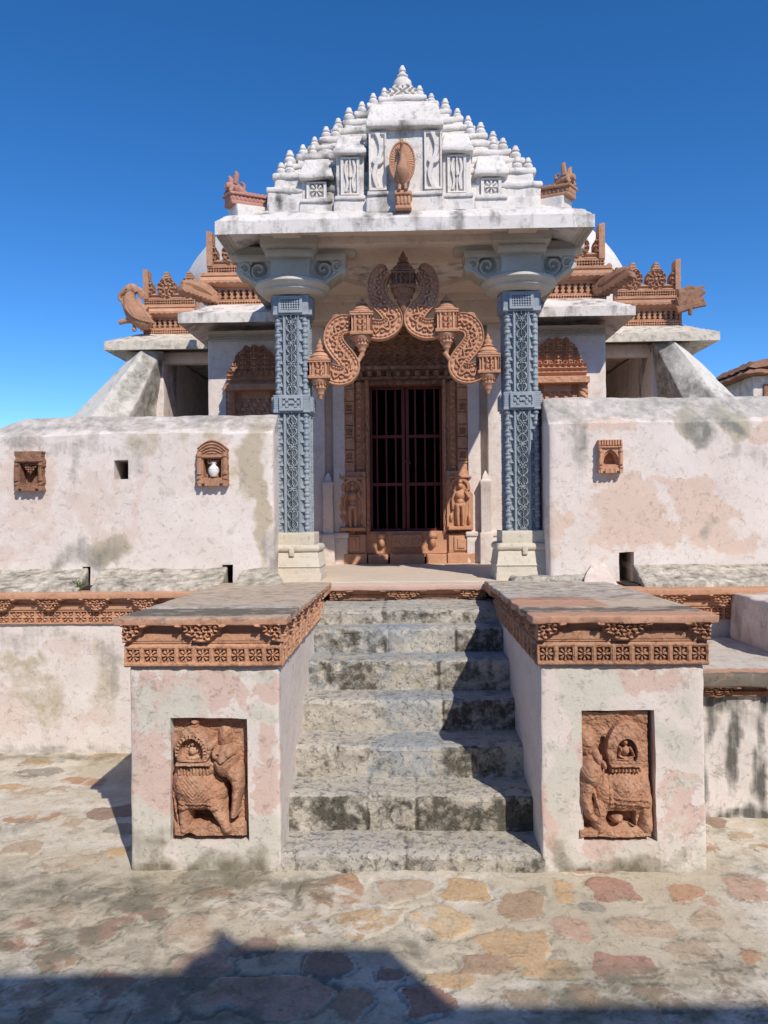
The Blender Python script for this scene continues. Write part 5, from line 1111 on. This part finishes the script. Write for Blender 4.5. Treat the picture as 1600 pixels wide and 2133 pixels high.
# bells (small pots) on the tiers
bell = None
def bellprof(s): return [(.001, -.004), (.046, -.004), (.046, .004 * s), (.001, 0), (.030 * s, 0), (.036 * s, .008 * s), (.030 * s, .014 * s), (.040 * s, .028 * s), (.042 * s, .045 * s), (.030 * s, .062 * s), (.018 * s, .068 * s), (.030 * s, .074 * s), (.031 * s, .084 * s), (.022 * s, .094 * s), (.021 * s, .104 * s), (.016 * s, .114 * s), (.001, .118 * s)]
pos = []
for i, (wq, Yf, z) in enumerate(tier[1:]):
    for s in (-1, 1):
        for k in range(4 if i < 6 else 3): pos.append((s * wq, Yf + k * .125, z))
        if i in (0, 2, 4): pos.append((s * (wq - .075), Yf, z))
for i, (x, y, z) in enumerate(pos):
    z -= .012; x += .008 * rng.randn() * .5
    if bell is None: m = MB(); lathe(m, bellprof(1.0), (0, 0, 0), n=14); bell = out(m, 'roof_bell', M_roof, RFo, org=(0, 0, 0)); bell.scale = (.88, .88, .88); bell.location = np.array([x, y, z]) - WL[RFo.name]; WL[bell.name] = np.array([x, y, z])
    else: copy(bell, RFo, (x, y, z), rz=i, s=.88 * (1 + .08 * rng.randn()))
# crown: cushion, ring of bells and finial
m = MB(); zc = 4.765
lathe(m, [(.26, zc - .02), (.27, zc + .03), (.25, zc + .06), (.22, zc + .08), (.21, zc + .12), (.17, zc + .165), (.13, zc + .185), (.11, zc + .205), (.12, zc + .215), (.08, zc + .23), (.05, zc + .24), (.001, zc + .24)], (0, YC, 0), n=32)
for k in range(36):
    a = k / 36 * 6.283; lathe(m, [(.001, -.03), (.014, -.022), (.016, 0), (.01, .02), (.001, .028)], (.235 * math.cos(a), YC + .235 * math.sin(a), zc + .055), n=6)
hf(m, lambda u, v: np.where(v > .14 * np.sqrt(np.clip(1 - ((u - .15) / .15) ** 2, 0, 1)) + .01, np.nan, .01 + .012 * np.sign(np.cos(abs(u - .15) * 130 + 2.5 * np.sin(v * 90))) * (v > .02)), .30, .15, 60, 36, (-.15, YC - .27, zc - .01), back=.2)
cr_ = out(m, 'crown', M_roof, RFo, paint=rpaint)
m = MB(); z = zc + .215
lathe(m, [(.05, z - .01), (.062, z), (.05, z + .012), (.066, z + .03), (.076, z + .06), (.072, z + .09), (.05, z + .112), (.03, z + .122), (.045, z + .132), (.046, z + .142), (.03, z + .155), (.02, z + .17), (.03, z + .18), (.022, z + .205), (.012, z + .225), (.001, z + .23)], (0, YC, 0), n=28); out(m, 'finial', M_roof, RFo)
for k in range(8):
    a = k * math.pi / 4 + math.pi / 8 * 0 - math.pi / 2; copy(bell, RFo, (.205 * math.cos(a), YC + .205 * math.sin(a), zc + .06), s=.85)
# peacock medallion
yP = 5.215; cxp, czp = at(838, 338, yP)[0], at(838, 338, yP)[2]
PK = MB()
def disc(u, v):
    x = (u - .095) / .09; y = (v - .145) / .14; r = np.hypot(x, y * (1 + .06 * y)); th = np.arctan2(y, x)
    return np.where(r > 1, np.nan, .006 * (r > .9) + .0015 * np.cos(th * 40) * (r > .35) * (r < .88) + .012 * (1 - r))
hf(PK, disc, .19, .29, 120, 180, (cxp - .095, yP, czp - .145), V=(0, -.12, .99), N=(0, -.99, -.12), back=.022)
PKo = out(PK, 'peacock', M_terra_o, T, ang=50)
m = MB(); q = lambda dx, dz, dy: (cxp + dx, yP - dy, czp + dz)
tube(m, [q(.005, -.20, .03), q(.0, -.15, .06), q(.0, -.09, .085), q(.004, -.03, .075), q(.0, .03, .062), q(-.004, .07, .07), q(-.004, .095, .085)], [.014, .034, .040, .024, .014, .010, .014], n=14)
tube(m, [q(-.004, .092, .08), q(-.004, .082, .11)], [.014, .003], n=8, k=4)
for a in (-.012, -.004, .004): tube(m, [q(a, .105, .085), q(a * 1.5, .125, .075)], [.003, .005], n=6, k=3)
for s in (-1, 1):
    tube(m, [q(.018 * s, -.17, .06), q(.02 * s, -.205, .075), q(.024 * s, -.225, .09)], [.014, .010, .012], n=8)
    tube(m, [q(.026 * s, -.07, .08), q(.034 * s, -.11, .07), q(.02 * s, -.17, .06)], [.010, .014, .005], n=8)
out(m, 'peacock_body', M_terra, PKo)
m = MB(); zb = Z_(842, 437, 5.17); za = Z_(842, 400, 5.17); xx = cxp + .005
blk(m, xx - .06, xx + .06, 5.135, 5.30, zb + .09, za, res=.02, r=.008, wob=.003); blk(m, xx - .05, xx + .05, 5.15, 5.30, zb + .02, zb + .095, res=.02, r=.006, wob=.002)
for k in range(4): blk(m, xx - .045 + k * .0245, xx - .028 + k * .0245, 5.142, 5.16, zb + .03, zb + .085, r=.005, res=.1)
blk(m, xx - .055, xx + .055, 5.145, 5.30, zb, zb + .025, res=.02, r=.006)
out(m, 'peacock_bracket', M_terra_o, PKo)
# corner animals of the porch roof
for s in (-1, 1):
    m = MB(); mw = MB()
    if s < 0: A, B = at(558, 432, 5.55), at(474, 420, 5.35)
    else: A, B = at(1108, 416, 5.55), at(1193, 402, 5.35)
    d = B - A; L_ = np.linalg.norm(d); d /= L_; sd = np.cross(d, (0, 0, 1)); sd /= np.linalg.norm(sd); up = np.cross(sd, d)
    def bar(mm, l0, l1, wd, u0, u1, **k):
        C = [[[A + d * l + sd * wd * (2 * j - 1) + up * uu for uu in (u0, u1)] for j in (0, 1)] for l in (l0, l1)]
        blk(mm, 0, l1 - l0, 0, 2 * wd, 0, u1 - u0, corners=C, r=.006, res=.02, wob=.003, **k)
    bar(m, 0, L_, .06, -.03, .0); bar(m, 0, L_, .05, .0, .035); bar(m, 0, L_ * 1.02, .065, .035, .055)
    for k in range(10): bar(m, L_ * k / 10 + .004, L_ * k / 10 + .02, .056, .002, .03)
    for k in range(6): bar(m, L_ * k / 6 * .6 + .01, L_ * k / 6 * .6 + .04, .045, .055, .07)
    H = A + d * L_ * .82 + up * .10
    tube(m, [A + d * L_ * .55 + up * .06, A + d * L_ * .72 + up * .085, H, H + d * .06 + up * .012], [.03, .042, .045, .02], n=12)
    for j in (-1, 1):
        tube(m, [H + sd * .03 * j + up * .02, H + sd * .045 * j - d * .01 + up * .075, H + sd * .05 * j - d * .0 + up * .10], [.02, .018, .008], n=8)
        tube(m, [H + sd * .035 * j + d * .02, H + sd * .04 * j + d * .05 - up * .04], [.018, .012], n=8, k=4)
    tube(m, [A + d * L_ * .6 + up * .08, A + d * L_ * .55 + up * .13, A + d * L_ * .62 + up * .15], [.014, .012, .008], n=8)
    out(m, 'corner_beast', M_pinkp if s < 0 else M_terra, T)
    bar(mw, -.02, L_ * .9, .07, -.14, -.028); out(mw, 'corner_plinth', M_roof, T)

# ================================================================ FAR SHRINE
S = thing('shrine', 'small far shrine with layered brown stone roof at the right edge', 'shrine', (6.6, 12.5, 0))
Ys = 12.0; xl = X_(1568, Ys, 800)
m = MB(); blk(m, xl, xl + 2.2, Ys, Ys + 2, 0, Z_(1585, 782, Ys), res=.1, r=.02, wob=.01); out(m, 'wall', M_wall, S, paint=lambda P: np.column_stack([.15 + 0 * P[:, 0], .3 + 0 * P[:, 0], .1 + 0 * P[:, 0]]))
m = MB(); z = Z_(1585, 782, Ys); x2 = X_(1551, 11.8, 780)
frust(m, (x2, x2 + 2.6, 11.8, 14.2), (x2 + .16, x2 + 2.44, 11.96, 14.04), z, z + .1, res=.06, r=.01, wob=.02)
frust(m, (x2 + .12, x2 + 2.5, 11.9, 14.1), (x2 + .4, x2 + 2.2, 12.2, 13.8), z + .12, z + .30, res=.06, r=.02, wob=.03)
out(m, 'roof', M_terra_d, S)
m = MB(); blk(m, xl + .16, xl + .5, Ys - .03, Ys, 1.5, z - .14, r=.01); out(m, 'door', M_terra_d, S)

# ================================================================ WALL BEHIND THE VIEWER (it throws the shadow in the foreground)
HZ = Vector((-SUN.x / SUN.z, -SUN.y / SUN.z, 0)); Yw = -1.2
def caster(px, py):
    x, y = gnd(px, py); H = (y - Yw) / HZ.y; return (x - H * HZ.x, H)
pts = [caster(*p) for p in ((0, 2030), (372, 2026), (400, 1992), (440, 1978), (456, 1932), (512, 1972), (812, 1974), (942, 2094), (1600, 2092))]
pts = [(pts[0][0] - 6, pts[0][1])] + pts + [(pts[-1][0] + 7, pts[-1][1])]
m = MB()
for (xa, za), (xb, zb) in zip(pts[:-1], pts[1:]):
    C = [[[(x, y, -.02), (x, y, zq)] for y in (Yw - .5, Yw)] for x, zq in ((xa, za), (xb, zb))]
    blk(m, 0, max(.02, xb - xa), 0, .5, 0, 3, corners=C, res=.5, r=.0005)
tag(out(m, 'boundary_wall', M_wall, org=(0, Yw, 0)), 'tall whitewashed boundary wall with stepped top behind the viewer', 'wall')
